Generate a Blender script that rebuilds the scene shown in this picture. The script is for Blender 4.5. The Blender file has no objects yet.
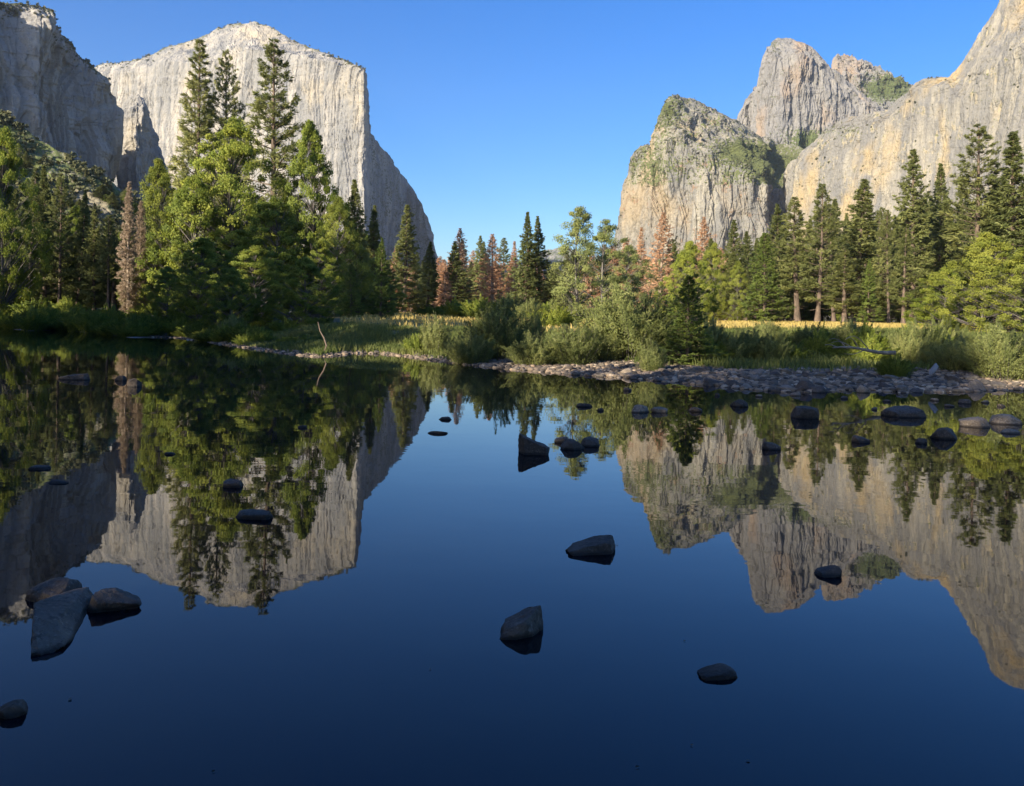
import bpy, bmesh, math, random
import numpy as np
from mathutils import Vector

R = math.radians
S = bpy.context.scene
COL = S.collection

# ------------------------------------------------------------------ camera, sky, sun, exposure
F_PX, PX0, PY0, ROLL, EYE = 870.0, 512.0, 320.0, R(1.1), 1.6
cam_d = bpy.data.cameras.new("camera")
cam = bpy.data.objects.new("camera", cam_d)
COL.objects.link(cam)
S.camera = cam
cam.location = (0, 0, EYE)
cam.rotation_mode = 'QUATERNION'
from mathutils import Quaternion
cam.rotation_quaternion = Quaternion((1, 0, 0), R(90)) @ Quaternion((0, 0, 1), ROLL)
cam_d.sensor_width = 36
cam_d.lens = F_PX / 1024 * 36
cam_d.shift_y = -(393 - PY0) / 1024
cam_d.clip_start, cam_d.clip_end = 0.1, 30000

SUN_AZ, SUN_EL = 40.0, 21.0           # degrees left of straight behind the camera, and height
world = bpy.data.worlds.new("World")
S.world = world
world.use_nodes = True
wn = world.node_tree
sky = wn.nodes.new('ShaderNodeTexSky')
sky.sky_type = 'NISHITA'
sky.sun_disc = False
sky.sun_elevation = R(SUN_EL)
sky.sun_rotation = R(180 + SUN_AZ)
sky.air_density, sky.dust_density, sky.ozone_density = 1.0, 1.2, 4.0
hs = wn.nodes.new('ShaderNodeHueSaturation')
hs.inputs['Saturation'].default_value = 1.33
hs.inputs['Hue'].default_value = 0.514
wn.links.new(sky.outputs[0], hs.inputs['Color'])
wn.links.new(hs.outputs[0], wn.nodes['Background'].inputs[0])
wn.nodes['Background'].inputs[1].default_value = 0.12

sun_d = bpy.data.lights.new("sun", 'SUN')
sun_d.energy, sun_d.angle, sun_d.color = 5.0, R(0.53), (1.0, 0.90, 0.75)
sun = bpy.data.objects.new("sun", sun_d)
COL.objects.link(sun)
SDIR = Vector((-math.sin(R(SUN_AZ)) * math.cos(R(SUN_EL)), -math.cos(R(SUN_AZ)) * math.cos(R(SUN_EL)), math.sin(R(SUN_EL))))
sun.rotation_mode = 'QUATERNION'
sun.rotation_quaternion = SDIR.to_track_quat('Z', 'Y')

S.view_settings.view_transform = 'Standard'
S.view_settings.look = 'None'
S.view_settings.exposure = 0.86
S.view_settings.gamma = 1
S.render.engine = 'CYCLES'
S.cycles.use_denoising = True
S.cycles.max_bounces = 8
S.cycles.diffuse_bounces = 3
S.cycles.glossy_bounces = 3
S.cycles.transmission_bounces = 4
S.cycles.volume_bounces = 0
S.cycles.caustics_reflective = False
S.cycles.caustics_refractive = False
HAZE = 0.000032

# ------------------------------------------------------------------ helpers
def ray(px, py):
    """unit-depth direction (x, 1, z) through a pixel of the picture; arrays welcome"""
    u, w = (np.asarray(px, float) - PX0) / F_PX, -(np.asarray(py, float) - PY0) / F_PX
    c, s = math.cos(ROLL), math.sin(ROLL)
    return u * c - w * s, u * s + w * c

def at(px, py, d):
    x, z = ray(px, py)
    return np.stack(np.broadcast_arrays(x * d, np.asarray(d, float) * 1.0, EYE + z * d), -1)

def on_water(px, py, z0=0.0):
    x, z = ray(px, py)
    d = (z0 - EYE) / z
    return float(x * d), float(d)

rng = np.random.default_rng(11)
_perm = np.random.default_rng(5).permutation(256)
_perm = np.concatenate([_perm, _perm, _perm])
_g = np.random.default_rng(6).normal(size=(256, 3))
_g /= np.linalg.norm(_g, axis=1)[:, None]

def perlin(p):
    p = np.asarray(p, float)
    i = np.floor(p).astype(int)
    f = p - i
    i &= 255
    u = f * f * f * (f * (f * 6 - 15) + 10)
    out = 0
    for dx in (0, 1):
        for dy in (0, 1):
            for dz in (0, 1):
                h = _perm[_perm[_perm[i[..., 0] + dx] + i[..., 1] + dy] + i[..., 2] + dz]
                g = _g[h]
                n = g[..., 0] * (f[..., 0] - dx) + g[..., 1] * (f[..., 1] - dy) + g[..., 2] * (f[..., 2] - dz)
                wx = u[..., 0] if dx else 1 - u[..., 0]
                wy = u[..., 1] if dy else 1 - u[..., 1]
                wz = u[..., 2] if dz else 1 - u[..., 2]
                out = out + n * wx * wy * wz
    return out * 1.6

def fbm(p, octaves=4, gain=0.5):
    a, s, out = 1.0, 1.0, 0
    for k in range(octaves):
        out = out + a * perlin(p * s + 17.3 * k)
        a *= gain
        s *= 2.03
    return out

def tag(o, label=None, cat=None, group=None, kind=None):
    if label: o['label'] = label
    if cat: o['category'] = cat
    if group: o['group'] = group
    if kind: o['kind'] = kind
    return o

def mesh_from(name, verts, faces_list, mats, smooth=False, tint=None, mat_idx=None):
    """faces_list: list of int arrays (N,3) or (N,4)"""
    me = bpy.data.meshes.new(name)
    verts = np.asarray(verts, np.float32)
    me.vertices.add(len(verts))
    me.vertices.foreach_set('co', verts.ravel())
    loops = np.concatenate([f.ravel() for f in faces_list]).astype(np.int32)
    sizes = np.concatenate([np.full(len(f), f.shape[1]) for f in faces_list])
    starts = np.concatenate([[0], np.cumsum(sizes)[:-1]]).astype(np.int32)
    me.loops.add(len(loops))
    me.loops.foreach_set('vertex_index', loops)
    me.polygons.add(len(sizes))
    me.polygons.foreach_set('loop_start', starts)
    me.polygons.foreach_set('use_smooth', np.full(len(sizes), smooth))
    if tint is not None:
        a = me.attributes.new('tint', 'FLOAT', 'FACE')
        a.data.foreach_set('value', np.asarray(tint, np.float32))
    for m in (mats if isinstance(mats, (list, tuple)) else [mats]):
        me.materials.append(m)
    if mat_idx is not None:
        me.polygons.foreach_set('material_index', np.asarray(mat_idx, np.int32))
    me.update(calc_edges=True)
    return me

def link(name, me, parent=None):
    o = bpy.data.objects.new(name, me)
    COL.objects.link(o)
    if parent is not None:
        o.parent = parent
    return o

class MB:
    """collects quads / tris with one tint value per face"""
    def __init__(self):
        self.v, self.q, self.t, self.qt, self.tt, self.n = [], [], [], [], [], 0
    def add(self, v, f, tint=0.5):
        f = np.asarray(f)
        t = np.broadcast_to(np.asarray(tint, float), (len(f),))
        (self.q if f.shape[1] == 4 else self.t).append(f + self.n)
        (self.qt if f.shape[1] == 4 else self.tt).append(t)
        self.v.append(np.asarray(v, float).reshape(-1, 3))
        self.n += len(self.v[-1])
    def mesh(self, name, mats, smooth=False):
        fl, tl = [], []
        if self.q: fl.append(np.concatenate(self.q)); tl.append(np.concatenate(self.qt))
        if self.t: fl.append(np.concatenate(self.t)); tl.append(np.concatenate(self.tt))
        return mesh_from(name, np.concatenate(self.v), fl, mats, smooth, np.concatenate(tl))

def unit(a):
    return a / np.maximum(np.linalg.norm(a, axis=-1, keepdims=True), 1e-9)

def tube(mb, pts, rad, sides=6, tint=0.5):
    pts = np.asarray(pts, float)
    n = len(pts)
    rad = np.broadcast_to(np.asarray(rad, float), (n,))
    tan = unit(np.gradient(pts, axis=0))
    ref = np.where(np.abs(tan[:, 2:3]) > 0.9, np.array([[1., 0, 0]]), np.array([[0, 0, 1.]]))
    a = unit(np.cross(tan, ref))
    b = np.cross(tan, a)
    ang = np.arange(sides) * 2 * math.pi / sides
    ring = pts[:, None] + rad[:, None, None] * (np.cos(ang)[None, :, None] * a[:, None] + np.sin(ang)[None, :, None] * b[:, None])
    idx = np.arange(n * sides).reshape(n, sides)
    nx = np.roll(idx, -1, axis=1)
    q = np.stack([idx[:-1], nx[:-1], nx[1:], idx[1:]], -1).reshape(-1, 4)
    mb.add(ring.reshape(-1, 3), q, tint)

def leaves(mb, c, d, L, W, r, tint):
    """rhombic leaf / needle-spray faces at c pointing along d"""
    n = len(c)
    d = unit(d)
    s = unit(np.cross(d, r.normal(size=(n, 3))))
    L = np.broadcast_to(np.asarray(L, float), (n,))[:, None]
    W = np.broadcast_to(np.asarray(W, float), (n,))[:, None]
    v = np.stack([c - d * L * .5, c + s * W * .5 - d * L * .05, c + d * L * .5, c - s * W * .5 - d * L * .05], 1)
    mb.add(v.reshape(-1, 3), np.arange(4 * n).reshape(n, 4), tint)

# ------------------------------------------------------------------ materials
def new_mat(name):
    m = bpy.data.materials.new(name)
    m.use_nodes = True
    nt = m.node_tree
    return m, nt, nt.nodes['Principled BSDF']

def nd(nt, typ, **kw):
    n = nt.nodes.new(typ)
    for k, v in kw.items():
        setattr(n, k, v)
    return n

def mixc(nt, fac, a, b, blend='MIX'):
    n = nd(nt, 'ShaderNodeMix', data_type='RGBA', blend_type=blend)
    for sock, val in ((n.inputs[0], fac), (n.inputs[6], a), (n.inputs[7], b)):
        if hasattr(val, 'is_output'): nt.links.new(val, sock)
        elif isinstance(val, (int, float)): sock.default_value = val
        else: sock.default_value = (*val, 1)
    return n.outputs[2]

def noise(nt, vec, scale, detail=4, rough=0.55, sc=None):
    if sc is not None:
        mp = nd(nt, 'ShaderNodeMapping')
        mp.inputs['Scale'].default_value = sc
        nt.links.new(vec, mp.inputs['Vector'])
        vec = mp.outputs[0]
    n = nd(nt, 'ShaderNodeTexNoise')
    n.inputs['Scale'].default_value = scale
    n.inputs['Detail'].default_value = detail
    n.inputs['Roughness'].default_value = rough
    nt.links.new(vec, n.inputs['Vector'])
    return n.outputs[0]

def ramp(nt, val, lo, hi):
    n = nd(nt, 'ShaderNodeMapRange', clamp=True)
    n.inputs[1].default_value, n.inputs[2].default_value = lo, hi
    nt.links.new(val, n.inputs[0])
    return n.outputs[0]

def math_n(nt, op, a, b):
    n = nd(nt, 'ShaderNodeMath', operation=op)
    for sock, val in ((n.inputs[0], a), (n.inputs[1], b)):
        if hasattr(val, 'is_output'): nt.links.new(val, sock)
        else: sock.default_value = val
    return n.outputs[0]

def bump(nt, h, strength, dist, bsdf):
    b = nd(nt, 'ShaderNodeBump')
    b.inputs['Strength'].default_value = strength
    b.inputs['Distance'].default_value = dist
    nt.links.new(h, b.inputs['Height'])
    nt.links.new(b.outputs[0], bsdf.inputs['Normal'])

def foliage_mat(name, dark, mid, light, transl=0.38, soft=1.3):
    m, nt, bs = new_mat(name)
    at_ = nd(nt, 'ShaderNodeAttribute', attribute_name='tint')
    oi = nd(nt, 'ShaderNodeObjectInfo')
    f = math_n(nt, 'ADD', at_.outputs['Fac'], math_n(nt, 'MULTIPLY', math_n(nt, 'SUBTRACT', oi.outputs['Random'], 0.5), 0.5))
    c1 = mixc(nt, ramp(nt, f, 0.0, 0.5), dark, mid)
    c = mixc(nt, ramp(nt, f, 0.5, 1.0), c1, light)
    nt.links.new(c, bs.inputs['Base Color'])
    if soft:
        tc = nd(nt, 'ShaderNodeTexCoord')
        v1 = nd(nt, 'ShaderNodeVectorMath', operation='MULTIPLY_ADD')
        v1.inputs[1].default_value, v1.inputs[2].default_value = (1, 1, .30), (0, 0, -3.0)
        nt.links.new(tc.outputs['Object'], v1.inputs[0])
        v2 = nd(nt, 'ShaderNodeVectorMath', operation='NORMALIZE')
        nt.links.new(v1.outputs[0], v2.inputs[0])
        vt = nd(nt, 'ShaderNodeVectorTransform', vector_type='VECTOR', convert_from='OBJECT', convert_to='WORLD')
        nt.links.new(v2.outputs[0], vt.inputs[0])
        v3 = nd(nt, 'ShaderNodeVectorMath', operation='NORMALIZE')
        nt.links.new(vt.outputs[0], v3.inputs[0])
        gm = nd(nt, 'ShaderNodeNewGeometry')
        v4 = nd(nt, 'ShaderNodeVectorMath', operation='MULTIPLY_ADD')
        v4.inputs[1].default_value = (soft, soft, soft)
        nt.links.new(v3.outputs[0], v4.inputs[0])
        nt.links.new(gm.outputs['Normal'], v4.inputs[2])
        v5 = nd(nt, 'ShaderNodeVectorMath', operation='NORMALIZE')
        nt.links.new(v4.outputs[0], v5.inputs[0])
        nt.links.new(v5.outputs[0], bs.inputs['Normal'])
    bs.inputs['Roughness'].default_value = 0.6
    bs.inputs['Specular IOR Level'].default_value = 0.25
    tr = nd(nt, 'ShaderNodeBsdfTranslucent')
    nt.links.new(c, tr.inputs[0])
    mx = nd(nt, 'ShaderNodeMixShader')
    mx.inputs[0].default_value = transl
    nt.links.new(bs.outputs[0], mx.inputs[1])
    nt.links.new(tr.outputs[0], mx.inputs[2])
    nt.links.new(mx.outputs[0], nt.nodes['Material Output'].inputs[0])
    return m

M = {}
M['pine'] = foliage_mat('pine_needles', (.11, .13, .035), (.225, .24, .07), (.36, .35, .11))
M['fir'] = foliage_mat('fir_needles', (.12, .145, .042), (.22, .24, .072), (.33, .335, .105))
M['cedar'] = foliage_mat('cedar_sprays', (.09, .135, .028), (.18, .235, .045), (.29, .33, .07))
M['rust'] = foliage_mat('dead_needles', (.50, .27, .14), (.76, .45, .25), (.80, .57, .36))
M['tan'] = foliage_mat('bare_twigs', (.30, .215, .14), (.50, .375, .25), (.58, .47, .33))
M['oak'] = foliage_mat('broad_leaves', (.10, .14, .02), (.21, .26, .035), (.37, .385, .06))
M['yellow'] = foliage_mat('turning_leaves', (.15, .18, .028), (.29, .315, .048), (.43, .42, .07))
M['airy'] = foliage_mat('pale_leaves', (.15, .185, .055), (.27, .30, .09), (.39, .40, .13))
M['willow'] = foliage_mat('willow_leaves', (.12, .15, .04), (.26, .285, .085), (.41, .40, .13))
M['scrub'] = foliage_mat('scrub_leaves', (.07, .075, .032), (.125, .128, .055), (.20, .185, .085), 0.15, soft=0)
M['grass'] = foliage_mat('grass_blades', (.06, .085, .018), (.12, .15, .035), (.24, .23, .07), 0.25, soft=0)
M['straw'] = foliage_mat('dry_grass', (.36, .27, .07), (.50, .37, .11), (.60, .47, .17), 0.25, soft=0)

def bark_mat(name, a, b):
    m, nt, bs = new_mat(name)
    tc = nd(nt, 'ShaderNodeTexCoord')
    n = noise(nt, tc.outputs['Object'], 3.0, 5, 0.65, (1, 1, .25))
    nt.links.new(mixc(nt, ramp(nt, n, .35, .65), a, b), bs.inputs['Base Color'])
    bs.inputs['Roughness'].default_value = 0.9
    bump(nt, n, 0.6, 0.06, bs)
    return m
M['bark'] = bark_mat('pine_bark', (.06, .045, .032), (.20, .14, .095))
M['grey_bark'] = bark_mat('grey_bark', (.07, .06, .05), (.22, .19, .16))
M['dead_wood'] = bark_mat('weathered_wood', (.20, .15, .10), (.42, .33, .24))
M['pale_wood'] = bark_mat('bleached_wood', (.16, .17, .18), (.28, .29, .30))

def granite_mat(name, pale, grey, warm, stain, warm_lo=.52, grey_lo=.5, veg=(.075, .085, .035), streak=1.0, size=1.0):
    m, nt, bs = new_mat(name)
    geo = nd(nt, 'ShaderNodeNewGeometry')
    p = geo.outputs['Position']
    st = noise(nt, p, 1 / (26. * size), 5, 0.62, (1, 1, .10))            # water streaks running down the face
    st2 = noise(nt, p, 1 / (7. * size), 4, 0.6, (1, 1, .12))
    big = noise(nt, p, 1 / (120. * size), 4, 0.55, (1, 1, .55))
    band = noise(nt, p, 1 / (75. * size), 3, 0.5, (1, 1, .16))
    mid = noise(nt, p, 1 / (38. * size), 6, 0.68)
    fine = noise(nt, p, 1 / (6. * size), 5, 0.7)
    c = mixc(nt, ramp(nt, st, grey_lo - .07 * streak, grey_lo + .14), pale, grey)
    c = mixc(nt, math_n(nt, 'MULTIPLY', ramp(nt, band, .44, .60), .75), c, grey)
    c = mixc(nt, math_n(nt, 'MULTIPLY', ramp(nt, big, warm_lo, warm_lo + .12), .8), c, warm)
    c = mixc(nt, math_n(nt, 'MULTIPLY', ramp(nt, math_n(nt, 'MULTIPLY', st2, ramp(nt, mid, .35, .75)), .29, .40), .75), c, stain)
    c = mixc(nt, math_n(nt, 'MULTIPLY', ramp(nt, fine, .52, .72), .55), c, tuple(x * .55 for x in grey))
    va = nd(nt, 'ShaderNodeAttribute', attribute_name='veg')
    vn = math_n(nt, 'ADD', va.outputs['Fac'], math_n(nt, 'MULTIPLY', math_n(nt, 'SUBTRACT', mid, .5), 1.3))
    vn = math_n(nt, 'ADD', vn, math_n(nt, 'MULTIPLY', math_n(nt, 'SUBTRACT', fine, .5), 2.4))
    vcol = mixc(nt, ramp(nt, fine, .4, .65), veg, tuple(x * 1.9 for x in veg))
    c = mixc(nt, ramp(nt, vn, .42, .58), c, vcol)
    nt.links.new(c, bs.inputs['Base Color'])
    bs.inputs['Roughness'].default_value = 0.95
    bs.inputs['Specular IOR Level'].default_value = 0.15
    bump(nt, math_n(nt, 'ADD', math_n(nt, 'MULTIPLY', fine, .6), mid), 0.8, 7.0 * size, bs)
    return m

# ------------------------------------------------------------------ the river's plan and the ground
far_px = [(0, 328.5), (30, 331), (60, 330), (100, 334), (130, 338), (170, 337), (210, 342), (250, 348), (285, 353), (320, 357), (350, 353), (385, 354),
          (420, 358), (450, 362), (520, 370), (600, 376), (680, 382), (740, 388), (800, 392), (850, 389), (900, 392), (960, 391), (1024, 389)]
far_bank = [(-160, 125), (-95, 104), (-62, 92)] + [on_water(*p) for p in far_px] + [(20, 21), (40, 24), (90, 38), (220, 60)]
near_bank = [(220, 20), (90, 10), (30, 5), (9, 2.3), (3, 1.75), (-3, 1.7), (-9, 2.2), (-16, 5), (-24, 16), (-38, 42), (-52, 66), (-75, 84), (-160, 106)]
river = np.array(far_bank + near_bank)

def sd_river(x, y):
    """signed distance to the shoreline: negative on the river"""
    x, y = np.asarray(x, float), np.asarray(y, float)
    best = np.full(x.shape, 1e18)
    ins = np.zeros(x.shape, bool)
    n = len(river)
    for i in range(n):
        a, b = river[i], river[(i + 1) % n]
        d = b - a
        t = np.clip(((x - a[0]) * d[0] + (y - a[1]) * d[1]) / (d @ d), 0, 1)
        best = np.minimum(best, (x - a[0] - t * d[0]) ** 2 + (y - a[1] - t * d[1]) ** 2)
        cond = (a[1] > y) != (b[1] > y)
        if d[1] != 0:
            ins ^= cond & (x < d[0] * (y - a[1]) / d[1] + a[0])
    s = np.sqrt(best)
    return np.where(ins, -s, s)

def ground(x, y):
    x, y = np.asarray(x, float), np.asarray(y, float)
    s = sd_river(x, y)
    k = np.interp(x / np.maximum(y, 8), [-.12, 0.0], [0.45, 1.0])        # the left bank rises faster
    k = np.where(y < 12, 0.6, k)
    q = s / k
    z = np.interp(q, [-8, 0, 7, 14, 24, 60, 180, 2000, 9000], [-1.6, 0, .30, .85, 1.22, 1.62, 2.5, 6, 8])
    p = np.stack([x, y, np.zeros_like(x)], -1)
    amp = np.clip(s / 10, 0.0, 1)
    z = z + amp * (.16 * perlin(p / 6.0) + .06 * perlin(p / 1.7)) * np.where(s > 200, 2, 1)
    return np.where(s > 0, np.maximum(z, 0.01 + .02 * np.clip(s, 0, 1)), z - .02)

def gz(x, y):
    return float(ground(np.array([x]), np.array([y]))[0])

def axis(lo, hi, step, far, grow=1.16):
    a = list(np.arange(lo, hi + step / 2, step))
    s, v = step, a[-1]
    while v < far: s *= grow; v += s; a.append(v)
    s, v, b = step, a[0], []
    while v > -far: s *= grow; v -= s; b.append(v)
    return np.array(b[::-1] + a)

gx, gy = axis(-60, 36, .45, 9000), axis(0, 95, .45, 9000)
X, Y = np.meshgrid(gx, gy)
Z = ground(X.ravel(), Y.ravel())
idx = np.arange(X.size).reshape(X.shape)
gq = np.stack([idx[:-1, :-1], idx[:-1, 1:], idx[1:, 1:], idx[1:, :-1]], -1).reshape(-1, 4)

m, nt, bs = new_mat('earth')
geo = nd(nt, 'ShaderNodeNewGeometry')
P = geo.outputs['Position']
sep = nd(nt, 'ShaderNodeSeparateXYZ')
nt.links.new(P, sep.inputs[0])
n1 = noise(nt, P, .25, 5, .6)
n2 = noise(nt, P, 2.2, 5, .65)
zz = math_n(nt, 'ADD', sep.outputs[2], math_n(nt, 'MULTIPLY', math_n(nt, 'SUBTRACT', n1, .5), .5))
gravel_c = mixc(nt, ramp(nt, n2, .35, .65), (.13, .115, .095), (.30, .26, .21))
grass_c = mixc(nt, ramp(nt, n2, .35, .65), (.045, .065, .018), (.11, .12, .035))
straw_c = mixc(nt, ramp(nt, n2, .3, .7), (.36, .24, .06), (.52, .37, .10))
c = mixc(nt, ramp(nt, zz, .22, .45), gravel_c, grass_c)
c = mixc(nt, ramp(nt, zz, 1.4, 1.62), c, straw_c)
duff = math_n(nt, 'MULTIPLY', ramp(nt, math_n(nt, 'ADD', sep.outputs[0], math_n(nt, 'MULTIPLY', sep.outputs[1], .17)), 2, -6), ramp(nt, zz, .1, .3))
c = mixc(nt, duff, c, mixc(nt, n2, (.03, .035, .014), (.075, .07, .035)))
far_f = ramp(nt, sep.outputs[1], 190, 220)
c = mixc(nt, far_f, c, (.06, .065, .03))
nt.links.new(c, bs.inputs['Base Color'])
bs.inputs['Roughness'].default_value = .95
bump(nt, n2, .7, .15, bs)
M['earth'] = m
tag(link('ground', mesh_from('ground', np.stack([X.ravel(), Y.ravel(), Z], -1), [gq], m, True)), kind='structure',
    label='river banks and meadow floor of the valley', cat='ground')

# water
m, nt, bs = new_mat('river_water')
geo = nd(nt, 'ShaderNodeNewGeometry')
P = geo.outputs['Position']
bed = mixc(nt, ramp(nt, noise(nt, P, 1.1, 5, .62), .42, .7), (.002, .004, .009), (.008, .009, .009))
nt.links.new(bed, bs.inputs['Base Color'])
bs.inputs['Roughness'].default_value = 0.015
bs.inputs['IOR'].default_value = 1.33
w1 = noise(nt, P, .8, 3, .5, (1, 1.4, 1))
w2 = noise(nt, P, 5.0, 2, .5)
calm = ramp(nt, noise(nt, P, .07, 2, .5, (1, 2.5, 1)), .46, .62)
h = math_n(nt, 'ADD', w1, math_n(nt, 'MULTIPLY', w2, math_n(nt, 'MULTIPLY', calm, .22)))
bump(nt, h, 1.0, .0016, bs)
M['water'] = m
wx, wy = np.meshgrid(np.linspace(-260, 260, 53), np.linspace(-20, 160, 37))
wi = np.arange(wx.size).reshape(wx.shape)
wq = np.stack([wi[:-1, :-1], wi[:-1, 1:], wi[1:, 1:], wi[1:, :-1]], -1).reshape(-1, 4)
tag(link('water', mesh_from('water', np.stack([wx.ravel(), wy.ravel(), 0 * wx.ravel()], -1), [wq], m)), kind='structure',
    label='still river mirroring cliffs, trees and blue sky', cat='water')

# ------------------------------------------------------------------ cliffs
SCRUB = []     # (points, sizes) of bushes growing on the rock

def relief(name, label, cols, nu, nv, mat, back=300, amp=(20, 6, 2), wl=(120, 30, 8), stretch=4.0, rough_top=1.5, veg=None, scrub=0, scrub_size=4, seed=0,
           ends=(1, 1), hump=0.35, cat='cliff'):
    K = len(cols[0])
    ctl = np.array(cols, float)                                  # (ncol, K, 3) px, py, depth
    plan = np.stack([(ctl[:, -1, 0] - PX0) / F_PX * ctl[:, -1, 2], ctl[:, 0, 2]], -1)
    t = np.concatenate([[0], np.cumsum(np.linalg.norm(np.diff(plan, axis=0), axis=1) + 1e-3)])
    tu = np.linspace(0, t[-1], nu)
    C = np.stack([np.stack([np.interp(tu, t, ctl[:, k, j]) for j in range(3)], -1) for k in range(K)], 0)   # (K, nu, 3)
    r = np.random.default_rng(seed + 100)
    jag = fbm(np.stack([tu / t[-1] * 22, 0 * tu + seed, 0 * tu], -1), 5, .6)
    C[-1, :, 1] += rough_top * jag
    ext = np.array([abs(np.mean(C[k + 1, :, 1] - C[k, :, 1])) + .04 * abs(np.mean(C[k + 1, :, 2] - C[k, :, 2])) + 1 for k in range(K - 1)])
    kk = np.interp(np.linspace(0, 1, nv), np.concatenate([[0], np.cumsum(ext) / ext.sum()]), np.arange(K))
    k0 = np.minimum(kk.astype(int), K - 2)
    f = (kk - k0)[:, None, None]
    G = C[k0] * (1 - f) + C[k0 + 1] * f                          # (nv, nu, 3)
    W = at(G[..., 0], G[..., 1], G[..., 2])
    du, dv = np.gradient(W, axis=1), np.gradient(W, axis=0)
    nrm = np.cross(du, dv)
    nrm *= np.sign(-(nrm * (W - np.array([0, 0, EYE]))).sum(-1, keepdims=True))
    nrm = unit(nrm * np.array([1, 1, .35]))
    for _ in range(3):                                           # soften the corners of the plan
        nrm[:, 1:-1] = unit(nrm[:, :-2] + nrm[:, 1:-1] * 2 + nrm[:, 2:])
    q = W.copy()
    warp = np.stack([perlin(W / (wl[0] * 1.3) + 3.1 + seed), perlin(W / (wl[0] * 1.3) + 9.7 + seed), 0 * W[..., 0]], -1) * wl[0] * .10
    q = q + warp
    aniso = np.array([1, 1, 1 / stretch])
    def steps(n, k):
        x = n * k
        fl = np.floor(x)
        fr = np.clip((x - fl - .36) / .28, 0, 1)
        return (fl + fr * fr * (3 - 2 * fr)) / k
    d0 = fbm(q * aniso / wl[0] + seed, 4, .5)
    d1 = steps(fbm(q * aniso / wl[1] + seed * 2.0, 2, .45), 3.2)
    n2 = perlin(q * np.array([1, 1, .8 / stretch]) / (wl[2] * 2) + seed * 3.0)
    crack = -np.exp(-(n2 / .07) ** 2)
    rough = fbm(q * np.array([1, 1, .5]) / (wl[2] * 1.6) + 5, 4, .6)
    led = steps(fbm(q * np.array([.3, .3, 1.3]) / wl[1] + 40, 2), 3)
    d = amp[0] * d0 + amp[1] * 1.5 * d1 + amp[2] * (1.6 * crack + rough) + amp[1] * .4 * led
    d = d * np.clip((nv - 1 - np.arange(nv)) / (nv * .10) + .45, 0, 1)[:, None]
    W = W + nrm * d[..., None]
    dirs = W - np.array([0, 0, EYE])
    dirs[..., 2] = 0
    dirs = unit(dirs)
    top = W[-1]
    hgt = np.maximum(top[:, 2], 5)
    rows = [W]
    td = dirs[-1]
    for s_, dz in ((.12, -.01), (.5, -hump * .25), (1.0, -hump), (1.02, -1.05)):
        rows.append((top + td * back * s_ + np.array([0, 0, 1]) * (hgt * dz)[:, None])[None])
    W = np.concatenate(rows, 0)
    end = [W]
    if ends[0]: end.insert(0, (W[:, :1] + (dirs[-1, 0] * back * .98)[None, None]))
    if ends[1]: end.append((W[:, -1:] + (dirs[-1, -1] * back * .98)[None, None]))
    W = np.concatenate(end, 1)
    nr, nc = W.shape[:2]
    ii = np.arange(nr * nc).reshape(nr, nc)
    qd = np.stack([ii[:-1, :-1], ii[:-1, 1:], ii[1:, 1:], ii[1:, :-1]], -1).reshape(-1, 4)
    me = mesh_from(name, W.reshape(-1, 3), [qd], mat)
    vg = np.zeros((nr, nc))
    o0 = 1 if ends[0] else 0
    if veg is not None:
        vv = np.clip(veg(G[..., 0], G[..., 1]), 0, 1)
        vg[:nv, o0:o0 + nu] = vv
        vg[nv:nv + 2, o0:o0 + nu] = vv[-1]
        if scrub:
            pr = (vv ** 1.2 * (perlin(W[:nv, o0:o0 + nu] / (scrub_size * 9)) + .6).clip(0)).ravel()
            pr = pr * (np.sqrt(G[..., 2].ravel()))
            if pr.sum() > 0:
                pick = r.choice(pr.size, size=scrub, p=pr / pr.sum())
                pts = W[:nv, o0:o0 + nu].reshape(-1, 3)[pick] + r.normal(size=(scrub, 3)) * scrub_size * .4
                SCRUB.append((name, pts, scrub_size * r.uniform(.4, 1.25, scrub) ** 1.3))
    a = me.attributes.new('veg', 'FLOAT', 'POINT')
    a.data.foreach_set('value', vg.ravel().astype(np.float32))
    return tag(link(name, me), label, cat, kind='structure')

M['elcap'] = granite_mat('pale_granite', (.45, .41, .345), (.235, .23, .215), (.45, .385, .275), (.17, .16, .145), .55, .475, (.086, .086, .043))
M['crag'] = granite_mat('grey_granite', (0.437, 0.399, 0.332), (0.294, 0.285, 0.266), (0.456, 0.380, 0.275), (0.247, 0.218, 0.190), .52, .5, (.08, .085, .04), size=.45)
M['cath'] = granite_mat('weathered_granite', (.36, .325, .25), (.215, .205, .18), (.38, .295, .18), (.30, .185, .11), .535, .465, (.085, .095, .035))
M['spire'] = granite_mat('spire_granite', (0.334, 0.308, 0.264), (0.229, 0.220, 0.207), (0.343, 0.255, 0.176), (0.194, 0.176, 0.150), .55, .47, (.075, .09, .035))
M['wall'] = granite_mat('streaked_granite', (.36, .325, .255), (.215, .205, .185), (.44, .33, .17), (.45, .375, .235), .555, .46, (.075, .085, .028), size=.8)
M['hill'] = granite_mat('brushy_slope', (0.272, 0.248, 0.192), (0.208, 0.200, 0.160), (0.272, 0.232, 0.144), (0.128, 0.128, 0.072), .5, .5, (.095, .11, .04), size=.25)

B = 345
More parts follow.
